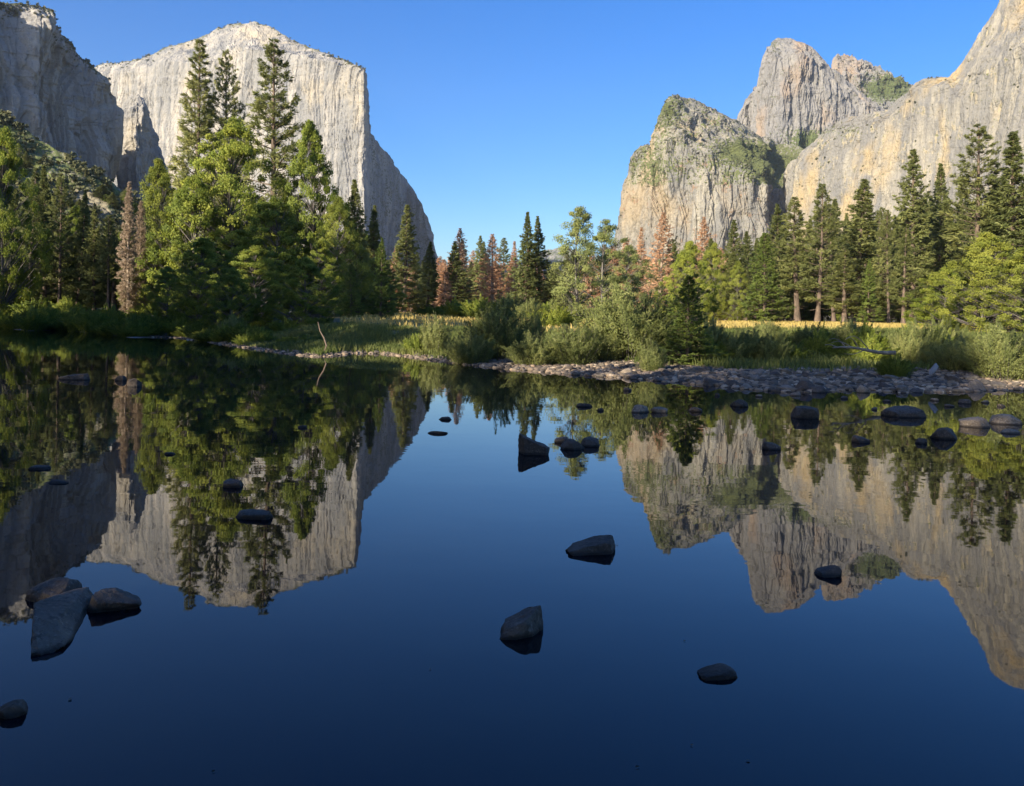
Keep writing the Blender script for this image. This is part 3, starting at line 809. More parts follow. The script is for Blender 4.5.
T = [
 # left bank, dark trees at the frame's edge
 ('oak/0', 3, 118, 88, 75, 'dark broadleaf tree with a few lit leaves cut by the left edge'),
 ('pine/0', 30, 166, 104, 34, 'slim shaded pine second in from the left edge of the photo'),
 ('fir/0', 47, 163, 112, 30, 'dark fir on the left bank with sun on its tip'),
 ('pine/1', 62, 172, 108, 30, 'dark pine between two firs in the shaded left grove'),
 ('fir/1', 79, 187, 110, 26, 'short dark fir in front of the scree patch'),
 ('oak/1', 75, 200, 122, 42, 'bright green broadleaf crown catching sun in the shaded left grove'),
 ('fir/2', 96, 207, 108, 24, 'narrow dark fir just left of the scree edge'),
 ('pine/2', 110, 214, 106, 22, 'dark slim pine next to the tan bare conifer'),
 ('snag/0', 131, 180, 92, 19, 'tall tan bare conifer with dead twigs down to the bank'),
 ('snag/1', 142, 200, 95, 16, 'shorter tan bare conifer tucked behind the tall one'),
 ('yellow/0', 162, 152, 99, 62, 'yellow green broadleaf tree beside the tan bare conifer'),
 ('oak/2', 156, 240, 95, 50, 'low shaded broadleaf tree at the foot of the bare conifer'),
 ('pine/0', 197, 37, 128, 56, 'tallest pine with ragged tip against the pale wall'),
 ('pine/1', 229, 50, 132, 46, 'middle tall pine with dense pointed tip above the broadleaf crown'),
 ('pine/2', 279, 41, 124, 60, 'tall pine with a bare reddish stem showing right of the broadleaf crown'),
 ('oak/0', 232, 108, 98, 112, 'big round bright green broadleaf tree below the tall pines'),
 ('oak/1', 195, 168, 94, 80, 'broad leafy tree on the left side of the big round crown'),
 ('oak/2', 313, 112, 100, 74, 'upright broadleaf tree in front of the prow of the pale wall'),
 ('oak/0', 275, 190, 90, 90, 'dark leaning broadleaf tree low in the middle of the left grove'),
 ('oak/1', 240, 225, 88, 95, 'shaded broadleaf tree standing at the water on the left bank'),
 ('oak/2', 203, 232, 63, 74, 'dark shaded tree reaching down to the water below the big round crown'),
 ('oak/0', 258, 240, 60, 80, 'dark spreading tree in deep shade beside the bank under the grove'),
 ('oak/1', 305, 252, 57, 62, 'dark bushy tree in shade at the top of the grassy point'),
 ('oak/0', 168, 262, 68, 48, 'low dark tree in shade right of the bare conifers'),
 ('oak/1', 232, 262, 55, 50, 'low dark tree leaning over the bank in the middle of the grove shade'),
 ('yellow/1', 338, 190, 92, 58, 'yellow tinged broadleaf tree on the sunny edge of the left grove'),
 ('oak/2', 322, 235, 84, 60, 'low broadleaf tree half in shade at the grove corner'),
 ('fir/0', 359, 178, 102, 34, 'pointed fir standing in front of the prow foot'),
 ('fir/1', 377, 203, 112, 28, 'dark fir seen against the shaded ridge'),
 ('cedar/0', 382, 236, 80, 32, 'bright green young cedar at the right end of the left grove'),
 ('cedar/1', 352, 262, 78, 30, 'small green cedar under the yellow tinged broadleaf'),
 # middle distance
 ('fir/2', 406, 203, 150, 30, 'olive fir standing alone right of the left grove'),
 ('rust/0', 393, 246, 175, 20, 'rusty dead conifer peeping out behind the olive fir'),
 ('fir/0', 428, 240, 165, 24, 'dull green fir with dark lower trunk by the meadow edge'),
 ('fir/1', 458, 240, 168, 30, 'green conifer with a rusty crown behind it at the valley gap'),
 ('rust/1', 457, 227, 172, 24, 'rusty topped dead conifer nearest the valley gap'),
 ('rust/0', 447, 262, 160, 18, 'small rusty dead conifer beside the tawny shrubs'),
 ('fir/2', 481, 234, 195, 18, 'thin dark green conifer between two rusty ones'),
 ('rust/1', 494, 233, 178, 28, 'broad rusty dead conifer in the centre of the valley gap'),
 ('rust/0', 515, 240, 185, 18, 'narrow orange dead conifer touching the twin firs'),
 ('fir/0', 526, 210, 150, 26, 'left one of the twin tall firs in the valley gap'),
 ('fir/1', 541, 214, 153, 28, 'right one of the twin tall firs in the valley gap'),
 ('airy/0', 577, 198, 66, 62, 'thin pale tree with an open ragged tip against the sky'),
 ('airy/1', 606, 214, 74, 60, 'pale leafy tree overlapping the edge of the tawny buttress'),
 ('airy/0', 632, 240, 90, 50, 'pale yellowish tree in front of the tawny buttress foot'),
 ('rust/1', 660, 211, 165, 30, 'bright orange dead conifer in front of the tawny buttress'),
 ('rust/0', 641, 226, 180, 22, 'faded dead conifer left of the bright orange one'),
 ('rust/1', 706, 216, 190, 26, 'faint rusty conifer behind the green ones right of the orange tree'),
 ('fir/2', 733, 218, 168, 28, 'olive fir with a thin top below the spire'),
 ('yellow/1', 715, 238, 120, 36, 'yellow green tree close behind the dark cone shaped tree'),
 ('oak/1', 690, 234, 48, 52, 'young green tree above the dark cone shaped shade'),
 ('cedar/1', 766, 231, 118, 46, 'broad light green cedar standing on the golden meadow'),
 ('fir/3', 783, 203, 182, 32, 'dark fir behind the light green cedar'),
 ('pine/3', 800, 196, 176, 36, 'dense pine first in the tall row right of the cedar'),
 ('pine/4', 820, 183, 170, 40, 'full pine with a tan trunk under its crown in the tall row'),
 ('fir/4', 857, 178, 186, 48, 'wide dense fir with a blunt double top'),
 ('pine/0', 846, 248, 150, 34, 'lower olive pine in front of the wide dense fir'),
 ('cedar/0', 869, 258, 148, 28, 'small bright green cedar at the meadow edge under the wide fir'),
 ('pine/1', 891, 208, 165, 26, 'slim pine with lit right side left of the tallest firs'),
 ('fir/2', 916, 147, 196, 44, 'tall pointed dark fir against the streaked wall'),
 ('fir/3', 943, 162, 205, 34, 'slightly shorter pointed fir right of the tall dark one'),
 ('pine/2', 978, 122, 176, 52, 'very tall layered pine against the upper streaked wall'),
 ('fir/4', 1019, 128, 170, 58, 'very tall fir cut off by the right edge'),
 ('fir/2', 1000, 180, 190, 40, 'dark fir between the two tallest right side trees'),
 ('pine/0', 905, 225, 152, 26, 'thin pine with clear pale trunk at the end of the golden meadow'),
 ('yellow/0', 985, 226, 52, 88, 'large yellow green broadleaf tree lit on the right bank'),
 ('yellow/1', 1030, 240, 46, 90, 'yellow green broadleaf tree cut by the right edge'),
 ('oak/2', 945, 262, 58, 60, 'medium green broadleaf at the left foot of the big yellow green tree'),
 # shrubs along the bank
 ('reed/0', 437, 310, 36.5, 34, 'upright pale willow clump lit at the end of the grassy bank'),
 ('bush/0', 420, 322, 37, 36, 'low green bush at the end of the grassy bank'),
 ('willow/0', 497, 294, 33, 72, 'large dark rounded willow in shade above the gravel'),
 ('willow/1', 530, 300, 35.5, 34, 'small ball shaped dark willow right of the large one'),
 ('willow/2', 470, 326, 31, 54, 'low dark willow at the left foot of the large rounded one'),
 ('willow/1', 536, 328, 30, 62, 'low shaded willow filling the bank between two clumps'),
 ('reed/1', 574, 316, 30, 60, 'grassy pale willow clump half lit above the gravel'),
 ('willow/0', 632, 279, 31.5, 112, 'big pale sunlit willow spreading over the middle of the bank'),
 ('willow/2', 604, 316, 31, 60, 'pale willow with rosy dry stems left of the big sunlit one'),
 ('reed/0', 653, 334, 27, 32, 'little pale green willow tuft at the edge of the gravel'),
 ('cedar/1', 689, 270, 29, 60, 'dark cone shaped young tree standing over the gravel'),
 ('willow/1', 712, 312, 31, 40, 'shaded willow at the right foot of the cone shaped tree'),
 ('reed/1', 766, 314, 40, 22, 'thin dark bush poking into the golden meadow strip'),
 ('bush/1', 742, 326, 38, 60, 'dark bush under the left end of the golden strip'),
 ('bush/0', 800, 325, 36, 78, 'dark bush under the middle of the golden strip'),
 ('willow/2', 857, 318, 36, 60, 'dark willow just behind the fallen log'),
 ('willow/0', 920, 316, 31, 54, 'grey green willow at the root end of the fallen log'),
 ('willow/1', 960, 330, 28, 60, 'dark willow in front of the big yellow green tree'),
 ('willow/0', 1004, 318, 26, 86, 'large dark willow on the far right bank'),
 ('bush/1', 895, 345, 25.5, 38, 'low dark bush in front of the log beside the pale slab'),
 ('bush/0', 455, 295, 118, 46, 'soft green shrub beyond the meadow under the rusty conifers'),
 ('bush/1', 480, 292, 112, 50, 'tall soft green shrub left of the twin firs on the meadow'),
 ('bush/0', 556, 300, 60, 60, 'olive shrub at the foot of the thin pale tree'),
 ('bush/1', 130, 318, 62, 30, 'low shaded green bush at the foot of the tan bare conifer'),
 ('bush/0', 300, 330, 43, 56, 'shaded low bush on the grassy point by the leaning snag'),
 ('bush/1', 255, 322, 52, 80, 'dark undergrowth bush along the left bank water line'),
]
for row in T:
    plant_px(*row)

rr = np.random.default_rng(3)
def band(keys, pxs, tops, ds, wid, label, group):
    for i, px in enumerate(pxs):
        px = px + rr.normal(0, 3)
        plant_px(keys[rr.integers(len(keys))], px, tops(px) + rr.normal(0, 7), rr.uniform(*ds), wid * rr.uniform(.8, 1.25), label, group)
# forest standing behind the named trees
band(['fir/3', 'fir/1', 'pine/3', 'pine/4', 'fir/4'], np.arange(742, 1060, 6), lambda x: np.interp(x, [742, 790, 830, 900, 960, 1060], [246, 226, 212, 212, 196, 184]), (205, 300), 26,
     'dark conifer in the forest row behind the golden meadow', 'conifers in the forest behind the meadow')
band(['fir/2', 'rust/2', 'pine/3', 'fir/4', 'rust/0', 'rust/1'], np.arange(386, 560, 5), lambda x: 258 + 8 * math.sin(x * .05), (200, 290), 20,
     'small hazy conifer in the far row closing the valley gap', 'small conifers across the valley gap')
band(['airy/1', 'fir/3', 'rust/2', 'pine/4', 'yellow/1'], np.arange(560, 745, 6), lambda x: 252 + 6 * math.sin(x * .06), (150, 260), 26,
     'soft green tree in the belt at the foot of the tawny buttress', 'trees below the tawny buttress')
band(['fir/0', 'pine/2', 'oak/0', 'fir/2', 'pine/0'], np.concatenate([np.arange(-40, 130, 11), np.arange(-20, 125, 17)]), lambda x: np.interp(x, [-40, 40, 120], [165, 205, 232]), (118, 150), 32,
     'dark tree packed into the shaded forest of the left bank', 'trees packed in the shaded left forest')
band(['oak/0', 'oak/1', 'fir/1', 'oak/2'], np.arange(140, 390, 13), lambda x: np.interp(x, [140, 220, 300, 390], [225, 190, 200, 255]), (106, 128), 44,
     'shaded tree filling the back of the left grove', 'trees filling the left grove')
band(['bush/0', 'willow/2', 'bush/1', 'willow/1'], np.arange(705, 960, 10), lambda x: np.interp(x, [705, 800, 880, 960], [323, 328, 326, 322]) + 4 * math.sin(x * .13), (29.5, 37), 48,
     'dark bush in the shaded thicket below the golden strip', 'bushes below the golden strip')
band(['bush/0', 'bush/1', 'bush/2'], np.arange(-30, 215, 11), lambda x: 312 + 5 * math.sin(x * .11), (84, 98), 40,
     'dark undergrowth bush at the foot of the left forest', 'undergrowth of the left forest')
fx = np.array([(p_[0], on_water(*p_)[1]) for p_ in far_px])
for i, px in enumerate(np.concatenate([np.arange(-20, 262, 6), np.arange(-15, 250, 7)])):
    px = float(px + rr.normal(0, 3))
    d = float(np.interp(px, fx[:, 0], fx[:, 1]) + (rr.uniform(.8, 4) if i % 2 else rr.uniform(4, 13)))
    plant_px(['bush/0', 'bush/1', 'bush/2', 'bush/1'][i % 4], px, float(np.interp(px, [0, 130, 260], [305, 311, 321])) + rr.normal(0, 6), d, 34 * rr.uniform(.7, 1.3),
             'dark bush on the slope of the left bank above the water', 'bushes down the left bank')
band(['bush/0', 'bush/1', 'willow/0'], np.arange(205, 330, 13), lambda x: np.interp(x, [205, 300, 425], [314, 321, 325]), (48, 62), 34,
     'dark bush along the top of the grassy point', 'bushes along the grassy point')
band(['cedar/0', 'cedar/1', 'oak/1', 'oak/2'], np.arange(380, 1060, 13), lambda x: 291, (225, 300), 30,
     'young tree in the understory of the far forest', 'young trees under the far forest')
band(['willow/1', 'bush/1', 'willow/0'], np.arange(430, 600, 17), lambda x: 303, (100, 140), 34,
     'pale shrub along the far side of the meadow', 'shrubs on the far side of the meadow')
for i in range(34):                                             # trees up the brushy slope
    px = rr.uniform(-30, 128)
    top = np.interp(px, *zip(*hl))
    py = rr.uniform(top + 8, 208)
    if abs(px - 92 - (py - 204) * .9) < 14: continue
    f = (py - top) / ((top + B) * .52 - top)
    d = float(hd(px)) * (1 - .17 * f)
    p = at(px, py, d - 4)
    plant(['fir/0', 'oak/1', 'pine/1', 'oak/2'][i % 4], p[0], p[1], rr.uniform(5, 10), rr.uniform(4, 7), 'small tree dotted on the brushy slope below the shaded crag',
          'trees on the slope below the crag', z=float(p[2]) - 2)
# the wood behind the viewpoint and along the left bank, whose shade lies over the river
SHADE = [(-38, 28, 24), (-46, 42, 27), (-56, 52, 32), (-50, 30, 27), (-60, 40, 34), (-82, 66, 33), (-92, 84, 32), (-58, 26, 30)]
SHADE = [(x, y, h, h * .55) for x, y, h in SHADE] + [(-68, 40, 34, 10), (-75.5, 62, 33, 9)]
for p_, a_, h, w in [(-47, -6, 24, 12), (-41, -8, 22, 11), (-36, -12, 21, 9), (-32, -12, 19, 8.5), (-20.9, -14, 22.6, 7.2), (-12.2, -14, 22.2, 9), (-7.5, -18, 20.5, 9), (-3.5, -12, 17.5, 9),
                     (1, -18, 19, 9), (5, -12, 16, 8), (10, -16, 17, 9), (-8, -30, 25, 11), (1, -32, 24, 12), (-24.8, -14, 11, 5), (-28, -15, 11.5, 6), (-16, -15, 10.5, 6)]:
    SHADE.append((p_ * .766 + a_ * .643, -p_ * .643 + a_ * .766, h, w))
for i, (x, y, h, w) in enumerate(SHADE):
    plant(['oak/0', 'oak/1', 'oak/2', 'oak/1', 'oak/0'][i % 5], x, y, h, w, 'tree of the riverside wood shading the water from the near bank', 'trees shading the near bank')

# ------------------------------------------------------------------ grass
def grass(name, label, n, region, hgt, wid, mat, seed, clump=.8):
    r = np.random.default_rng(seed)
    x, y = region(r, n)
    s = sd_river(x, y)
    p = np.stack([x, y, 0 * x], -1)
    keep = (s > .15) & (perlin(p / clump) + .5 * perlin(p / (clump * 5)) > r.uniform(-.7, .35, len(x)))
    x, y = x[keep], y[keep]
    z = ground(x, y)
    n = len(x)
    h = hgt * r.uniform(.4, 1.25, n) * (1 + .5 * perlin(np.stack([x, y, 0 * x + 4], -1) / 2.5))
    a = r.uniform(0, 6.28, n)
    sd = np.stack([np.cos(a), np.sin(a), 0 * a], -1) * wid * .5
    lean_ = r.normal(0, .28, (n, 2)) * h[:, None]
    b = np.stack([x, y, z - .02], -1)
    md = b + np.stack([lean_[:, 0] * .35, lean_[:, 1] * .35, h * .6], -1)
    tp = b + np.stack([lean_[:, 0], lean_[:, 1], h], -1)
    v = np.stack([b - sd, b + sd, md + sd * .7, tp, md - sd * .7], 1).reshape(-1, 3)
    mb = MB()
    k = np.arange(n)[:, None] * 5
    t = r.uniform(.15, .85, n) * .5 + .25 + .4 * perlin(np.stack([x, y, 0 * x], -1) / 3.0)
    mb.v.append(v); mb.n = len(v)
    mb.q.append(np.concatenate([k, k + 1, k + 2, k + 4], 1)); mb.qt.append(t)
    mb.t.append(np.concatenate([k + 4, k + 2, k + 3], 1)); mb.tt.append(t)
    tag(link(name, mb.mesh(name, mat)), label, 'grass', kind='stuff')

def fan(px0, px1, d0, d1):
    def f(r, n):
        d = np.sqrt(r.uniform(d0 ** 2, d1 ** 2, n))
        x, _ = ray(r.uniform(px0, px1, n), 330)
        return x * d, d
    return f
def offshore(px0, px1, s0, s1, d0, d1):
    """points of a fan of view whose distance from the shoreline lies between s0 and s1"""
    g = fan(px0, px1, d0, d1)
    def f(r, n):
        x, y = g(r, n)
        s = sd_river(x, y)
        k = (s > s0) & (s < s1) & (y > 10)
        return x[k], y[k]
    return f
grass('bank_grass', 'green grass covering the point on the left bank', 110000, offshore(232, 460, .1, 8, 30, 60), .28, .04, M['grass'], 1)
grass('bank_grass', 'green grass in shade above the gravel bar', 150000, offshore(440, 1060, 4.2, 26, 22, 52), .30, .035, M['grass'], 2)
grass('meadow_grass', 'dry golden grass strip across the meadow', 90000, fan(340, 1040, 50, 190), .32, .10, M['straw'], 3, 3.0)

# ------------------------------------------------------------------ rocks
def stone_mat(name, dark, light, wet=.05):
    m, nt, bs = new_mat(name)
    tc = nd(nt, 'ShaderNodeTexCoord')
    oi = nd(nt, 'ShaderNodeObjectInfo')
    va = nd(nt, 'ShaderNodeVectorMath', operation='ADD')
    nt.links.new(tc.outputs['Object'], va.inputs[0])
    nt.links.new(oi.outputs['Random'], va.inputs[1])
    n1 = noise(nt, va.outputs[0], 1.6, 6, .65)
    n2 = noise(nt, va.outputs[0], 14, 5, .7)
    c = mixc(nt, ramp(nt, n1, .35, .68), dark, light)
    c = mixc(nt, math_n(nt, 'MULTIPLY', ramp(nt, n2, .50, .62), .7), c, tuple(x * .35 for x in dark))
    n3 = noise(nt, va.outputs[0], 45, 3, .6)
    c = mixc(nt, math_n(nt, 'MULTIPLY', ramp(nt, n3, .56, .66), .5), c, tuple(min(1, x * 1.7) for x in light))
    c = mixc(nt, math_n(nt, 'MULTIPLY', oi.outputs['Random'], .5), c, tuple(x * .6 for x in dark))
    geo = nd(nt, 'ShaderNodeNewGeometry')
    sp_ = nd(nt, 'ShaderNodeSeparateXYZ')
    nt.links.new(geo.outputs['Position'], sp_.inputs[0])
    wl = ramp(nt, math_n(nt, 'ADD', sp_.outputs[2], math_n(nt, 'MULTIPLY', math_n(nt, 'SUBTRACT', n1, .5), .04)), .012, .03)
    c = mixc(nt, wl, tuple(x * .35 for x in dark), c)             # wet tide line
    nt.links.new(c, bs.inputs['Base Color'])
    bs.inputs['Roughness'].default_value = .8
    bump(nt, math_n(nt, 'ADD', n1, math_n(nt, 'MULTIPLY', n2, .35)), .9, .05, bs)
    return m
m, nt, bs = new_mat('mixed_gravel')
at_ = nd(nt, 'ShaderNodeAttribute', attribute_name='tint')
cr_ = nd(nt, 'ShaderNodeValToRGB')
for k_, (pos_, c_) in enumerate([(0, (.045, .038, .03)), (.3, (.12, .09, .06)), (.55, (.20, .155, .105)), (.85, (.32, .225, .14)), (1, (.46, .37, .26))]):
    e_ = cr_.color_ramp.elements[k_] if k_ < 2 else cr_.color_ramp.elements.new(pos_)
    e_.position, e_.color = pos_, (*c_, 1)
nt.links.new(at_.outputs['Fac'], cr_.inputs[0])
nt.links.new(cr_.outputs[0], bs.inputs['Base Color'])
bs.inputs['Roughness'].default_value = .9
M['gravel'] = m
M['stone'] = stone_mat('river_stone', (.065, .048, .034), (.17, .13, .095))
M['cobble'] = stone_mat('pale_cobble', (.115, .092, .066), (.32, .262, .19))
M['warm'] = stone_mat('warm_cobble', (.19, .145, .10), (.42, .33, .235))

def rock_geo(seed, sub=5, facets=16, rough=.05, angular=.75, block=True):
    r = np.random.default_rng(seed)
    bm = bmesh.new()
    bmesh.ops.create_icosphere(bm, subdivisions=sub, radius=1)
    v = np.array([x.co[:] for x in bm.verts])
    f = np.array([[w.index for w in x.verts] for x in bm.faces])
    bm.free()
    n = unit(np.concatenate([np.array([[1, 0, 0], [-1, 0, 0], [0, 1, 0], [0, -1, 0], [0, 0, 1], [0, 0, -1]]) + r.normal(0, .28, (6, 3)), r.normal(size=(facets, 3))]))
    dist = np.concatenate([r.uniform(.50, .72, 6) if block else r.uniform(.7, .95, 6), r.uniform(.66, 1.0, facets)])
    dots = v @ n.T
    rad = np.min(np.where(dots > .05, dist / np.maximum(dots, .05), 9), axis=1)
    rad = np.minimum(rad, 1.25) * angular + (1 - angular) * .9
    v = v * rad[:, None]
    v = v + unit(v) * (rough * fbm(v * 2.2 + seed, 4))[:, None] + unit(v) * (rough * .4 * perlin(v * 9 + seed))[:, None]
    v = v / np.abs(v).max(0)
    return v, f

# seen rocks standing in the river: centre px, water line px, width px, height px above the water, depth / width, yaw, tilt, label
RK = [
 (57, 624, 58, 46, 3.0, 18, 'big long dark slab tilting out of the water at lower left', 4, 'b'),
 (103, 613, 52, 25, .8, 14, 'dark angular boulder touching the right side of the big long slab', 6, 'b'),
 (38, 604, 44, 17, 1.2, 0, 'low dark rock half hidden behind the big long slab', 9, 'b'),
 (4, 720, 30, 13, 1.0, 10, 'small grey rock cut by the left edge below the big slab', 12, 'b'),
 (523, 640, 50, 21, .9, 8, 'dark wedge shaped rock alone in the open blue water', 15, 'b'),
 (593, 556, 50, 12, .7, 12, 'flat dark rock with a raised right tip in the blue water', 18, 'b'),
 (722, 682, 37, 8, .9, 0, 'dull round rock barely breaking the surface at lower centre right', 21, 'b'),
 (536, 456, 34, 17, .9, 12, 'blocky dark rock left of the cluster of three in midstream', 24, 'b'),
 (563, 443, 18, 6, .8, 0, 'flattest and leftmost rock of the midstream cluster of three', 27, 'b'),
 (573, 450, 26, 11, .8, 20, 'middle rock of the midstream cluster of three', 30, 'b'),
 (592, 447, 24, 10, .8, -10, 'right hand rounded rock of the midstream cluster of three', 33, 'b'),
 (251, 520, 36, 7, .5, -6, 'long flat dark rock in the reflection of the left grove', 36, 'b'),
 (229, 488, 23, 10, .9, 0, 'rounded dark rock in the reflection of the tall pines', 39, 'b'),
 (119, 381, 14, 6, .8, 0, 'smaller left rock of the pair in the reflection of the bare conifer', 42, 'b'),
 (131, 387, 14, 10, .9, 0, 'rounder right rock of the pair in the reflection of the bare conifer', 45, 'b'),
 (72, 380, 34, 7, .6, 0, 'low long rock in the dark reflection near the left bank', 48, 'b'),
 (437, 434, 22, 3, .4, 0, 'thin flat rock just below the tip of the reflected ridge', 51, 'b'),
 (445, 420, 14, 4, .5, 0, 'short flat rock below the lit reeds reflection', 54, 'b'),
 (584, 407, 21, 4, .4, 0, 'long thin rock in the green reflection off the gravel bar', 57, 'b'),
 (601, 411, 8, 3, .7, 0, 'tiny rock beside the long thin one off the gravel bar', 60, 'b'),
 (641, 413, 21, 10, .9, 0, 'brown peaked rock with a flat companion on its right', 63, 'w'),
 (661, 413, 19, 6, .8, 0, 'brown flat rock touching the peaked one', 66, 'w'),
 (697, 412, 16, 5, .8, 0, 'small dull rock in the dark reflection of the cone shaped tree', 69, 'b'),
 (742, 407, 19, 9, .9, 0, 'dark rounded rock standing off the gravel bar left of the biggest', 72, 'b'),
 (808, 419, 28, 16, .9, 10, 'biggest dark boulder standing in the shallows off the gravel bar', 75, 'b'),
 (773, 450, 19, 8, .9, 0, 'dark lumpy rock below and left of the biggest shallows boulder', 78, 'b'),
 (863, 443, 19, 7, .9, 0, 'low round rock in the yellow green reflection', 81, 'b'),
 (910, 418, 44, 12, .7, -8, 'long dark boulder lying in the shallows at right', 84, 'b'),
 (951, 440, 28, 13, .9, 0, 'round dark boulder in front of the long one at right', 87, 'b'),
 (924, 444, 12, 6, .9, 0, 'small dark rock touching the left of the round right boulder', 90, 'b'),
 (982, 428, 34, 13, .7, 0, 'brown broad boulder near the right edge', 93, 'w'),
 (1012, 425, 34, 11, .7, 0, 'brown boulder cut by the right edge', 96, 'w'),
 (1014, 434, 24, 6, .7, 0, 'flat brown rock in front of the two right edge boulders', 99, 'w'),
 (831, 578, 25, 8, .8, 0, 'dark pointed rock in the reflected summit gap at right', 102, 'b'),
 (865, 393, 15, 9, .9, 0, 'pale sunlit round rock at the edge of the gravel bar', 105, 'w'),
 (821, 393, 19, 8, .9, 0, 'dark rock at the gravel edge left of the pale round one', 108, 'b'),
 (797, 396, 13, 4, .9, 0, 'small pale rock awash off the gravel bar', 111, 'w'),
 (628, 391, 9, 4, .9, 0, 'small dark rock close under the gravel below the willow', 114, 'b'),
 (968, 404, 14, 5, .9, 0, 'small rock in the riffle right of the long boulder', 117, 'b'),
 (36, 470, 26, 4, .6, 0, 'flat rock just awash in the reflected left forest', 120, 'b'),
 (56, 484, 24, 3, .5, 0, 'thin rock just awash below the reflected scree', 123, 'b'),
 (168, 455, 14, 3, .6, 0, 'tiny flat rock in the yellow green tree reflection', 126, 'b'),
 (302, 428, 10, 3, .6, 0, 'tiny dark rock in the shaded grove reflection', 129, 'b'),
]
for k_, (px_, py_, w_) in enumerate([(888, 402, 9), (936, 401, 8), (951, 407, 10), (987, 403, 8), (1003, 407, 9), (876, 410, 7), (845, 399, 8), (760, 397, 7), (718, 396, 6)]):
    RK.append((px_, py_, w_, 3, .8, 0, 'small stone breaking the riffle off the gravel bar at right', 140 + 3 * k_, 'w' if k_ % 2 else 'b'))
for px, pyw, w, h, dr, yaw, label, seed, kind in RK:
    x, d = on_water(px, pyw)
    f_ = 1.1 if pyw > 500 else .95
    W_, H_ = w * f_ * d / F_PX, h * (f_ - .1 if pyw < 500 else 1) * d / F_PX
    hz_ = H_ / (1 + .0) if dr < 2 else H_ * .45
    dep = W_ * dr
    v, f = rock_geo(seed, 5, 8, .05, .95 if seed in (4, 6, 15, 18, 24) else .72, seed in (4, 6, 15, 24))
    v = v * np.array([W_ / 2, dep / 2, 1])
    v[:, 2] = v[:, 2] * hz_ * 1.05 * (1 + {15: .75, 18: .7, 24: -.35, 6: -.5, 102: .5, 57: 0}.get(seed, 0) * v[:, 0] / (W_ / 2))
    v[:, 2] = np.where(v[:, 2] < 0, v[:, 2] * .8 - .05, v[:, 2])
    c, s = math.cos(R(yaw)), math.sin(R(yaw))
    v = np.stack([v[:, 0] * c - v[:, 1] * s, v[:, 0] * s + v[:, 1] * c, v[:, 2]], -1)
    o = link('river_rock', mesh_from('river_rock', v, [f], M['stone' if kind == 'b' else 'warm'], False))
    o.location = (x, d + (dep * .5 if dr < 2 else 0), 0)
    tag(o, label, 'rock', 'stones in the riffle' if 'riffle off' in label else None)

# cobbles of the gravel bar
variants = []
for k in range(10):
    v, f = rock_geo(500 + k, 3, 12, .05, .85)
    variants.append((v, f))
cob = [mesh_from('bank_rock', v, [f], M[['cobble', 'stone', 'warm', 'cobble', 'stone'][k % 5]], True) for k, (v, f) in enumerate(variants)]
r = np.random.default_rng(21)
cnt = 0
zones = {}
while cnt < 230:
    px = r.uniform(330, 1040)
    d = r.uniform(19, 44)
    x = float(ray(px, 330)[0] * d)
    s = float(sd_river(np.array([x]), np.array([d]))[0])
    lim = 5.5 if px > 560 else (2.4 if px > 440 else 1.0)
    if not (-.35 < s < lim * r.random() ** .6): continue
    sz = r.uniform(.08, .20) * (1.3 if r.random() < .16 else 1) * (1 if px > 560 else .75)
    z = gz(x, d) if s > 0 else -.02
    o = link('bank_rock', cob[r.integers(len(cob))])
    o.location = (x, d, z + sz * .12)
    o.rotation_euler = (r.normal(0, .25), r.normal(0, .25), r.uniform(0, 6.28))
    o.scale = (sz * r.uniform(.8, 1.4), sz * r.uniform(.8, 1.2), sz * r.uniform(.5, .8))
    zone = 'under the dark willows' if px < 580 else ('below the sunlit willow' if px < 720 else ('below the shaded grass' if px < 880 else 'under the big yellow green tree'))
    if px < 440: zone = 'at the foot of the grassy point'
    tag(o, 'loose stone of the stony shore ' + zone, 'rock', 'shore stones ' + zone)
    cnt += 1
PEB = [rock_geo(700 + k, 2, 10, .06, .7) for k in range(6)]
mb = MB()
px, d = r.uniform(150, 1060, 60000), r.uniform(18, 60, 60000)
x = ray(px, 330)[0] * d
sd = sd_river(x, d)
ok = np.flatnonzero((sd > -.3) & (sd < np.where(px > 560, 5.0, np.where(px > 440, 3.0, .7))))[:7000]
zg = np.where(sd[ok] > 0, ground(x[ok], d[ok]), -.01)
for k, z_ in zip(ok, zg):
    vv, ff = PEB[r.integers(6)]
    sz = r.uniform(.03, .10)
    a = r.uniform(0, 6.28)
    c, s_ = math.cos(a), math.sin(a)
    w_ = vv * np.array([sz * r.uniform(.8, 1.4), sz, sz * r.uniform(.5, .8)])
    mb.add(np.stack([w_[:, 0] * c - w_[:, 1] * s_, w_[:, 0] * s_ + w_[:, 1] * c, w_[:, 2]], -1) + np.array([x[k], d[k], z_ + sz * .1]), ff, r.random())
tag(link('gravel', mb.mesh('gravel', M['gravel'], True)), 'small grey and tan gravel of the stony shore', 'gravel', kind='stuff')

mb = MB()
r = np.random.default_rng(31)
yy = 3 + 22 * r.random(30) ** 1.6
xx = r.uniform(-.6, .6, 30) * yy
sl = unit(np.stack([r.normal(size=30), r.normal(size=30), 0 * yy], -1))
wd = np.stack([-sl[:, 1], sl[:, 0], 0 * yy], -1)
cc = np.stack([xx, yy, np.full(30, .004)], -1)
a_, b_ = r.uniform(.005, .013, 30)[:, None], r.uniform(.003, .007, 30)[:, None]
mb.add(np.stack([cc - sl * a_, cc + wd * b_ + [0, 0, .003], cc + sl * a_, cc - wd * b_], 1).reshape(-1, 3), np.arange(120).reshape(30, 4), r.random(30))
tag(link('floating_leaves', mb.mesh('floating_leaves', M['tan'])), 'tiny leaves drifting on the still river', 'leaves', kind='stuff')

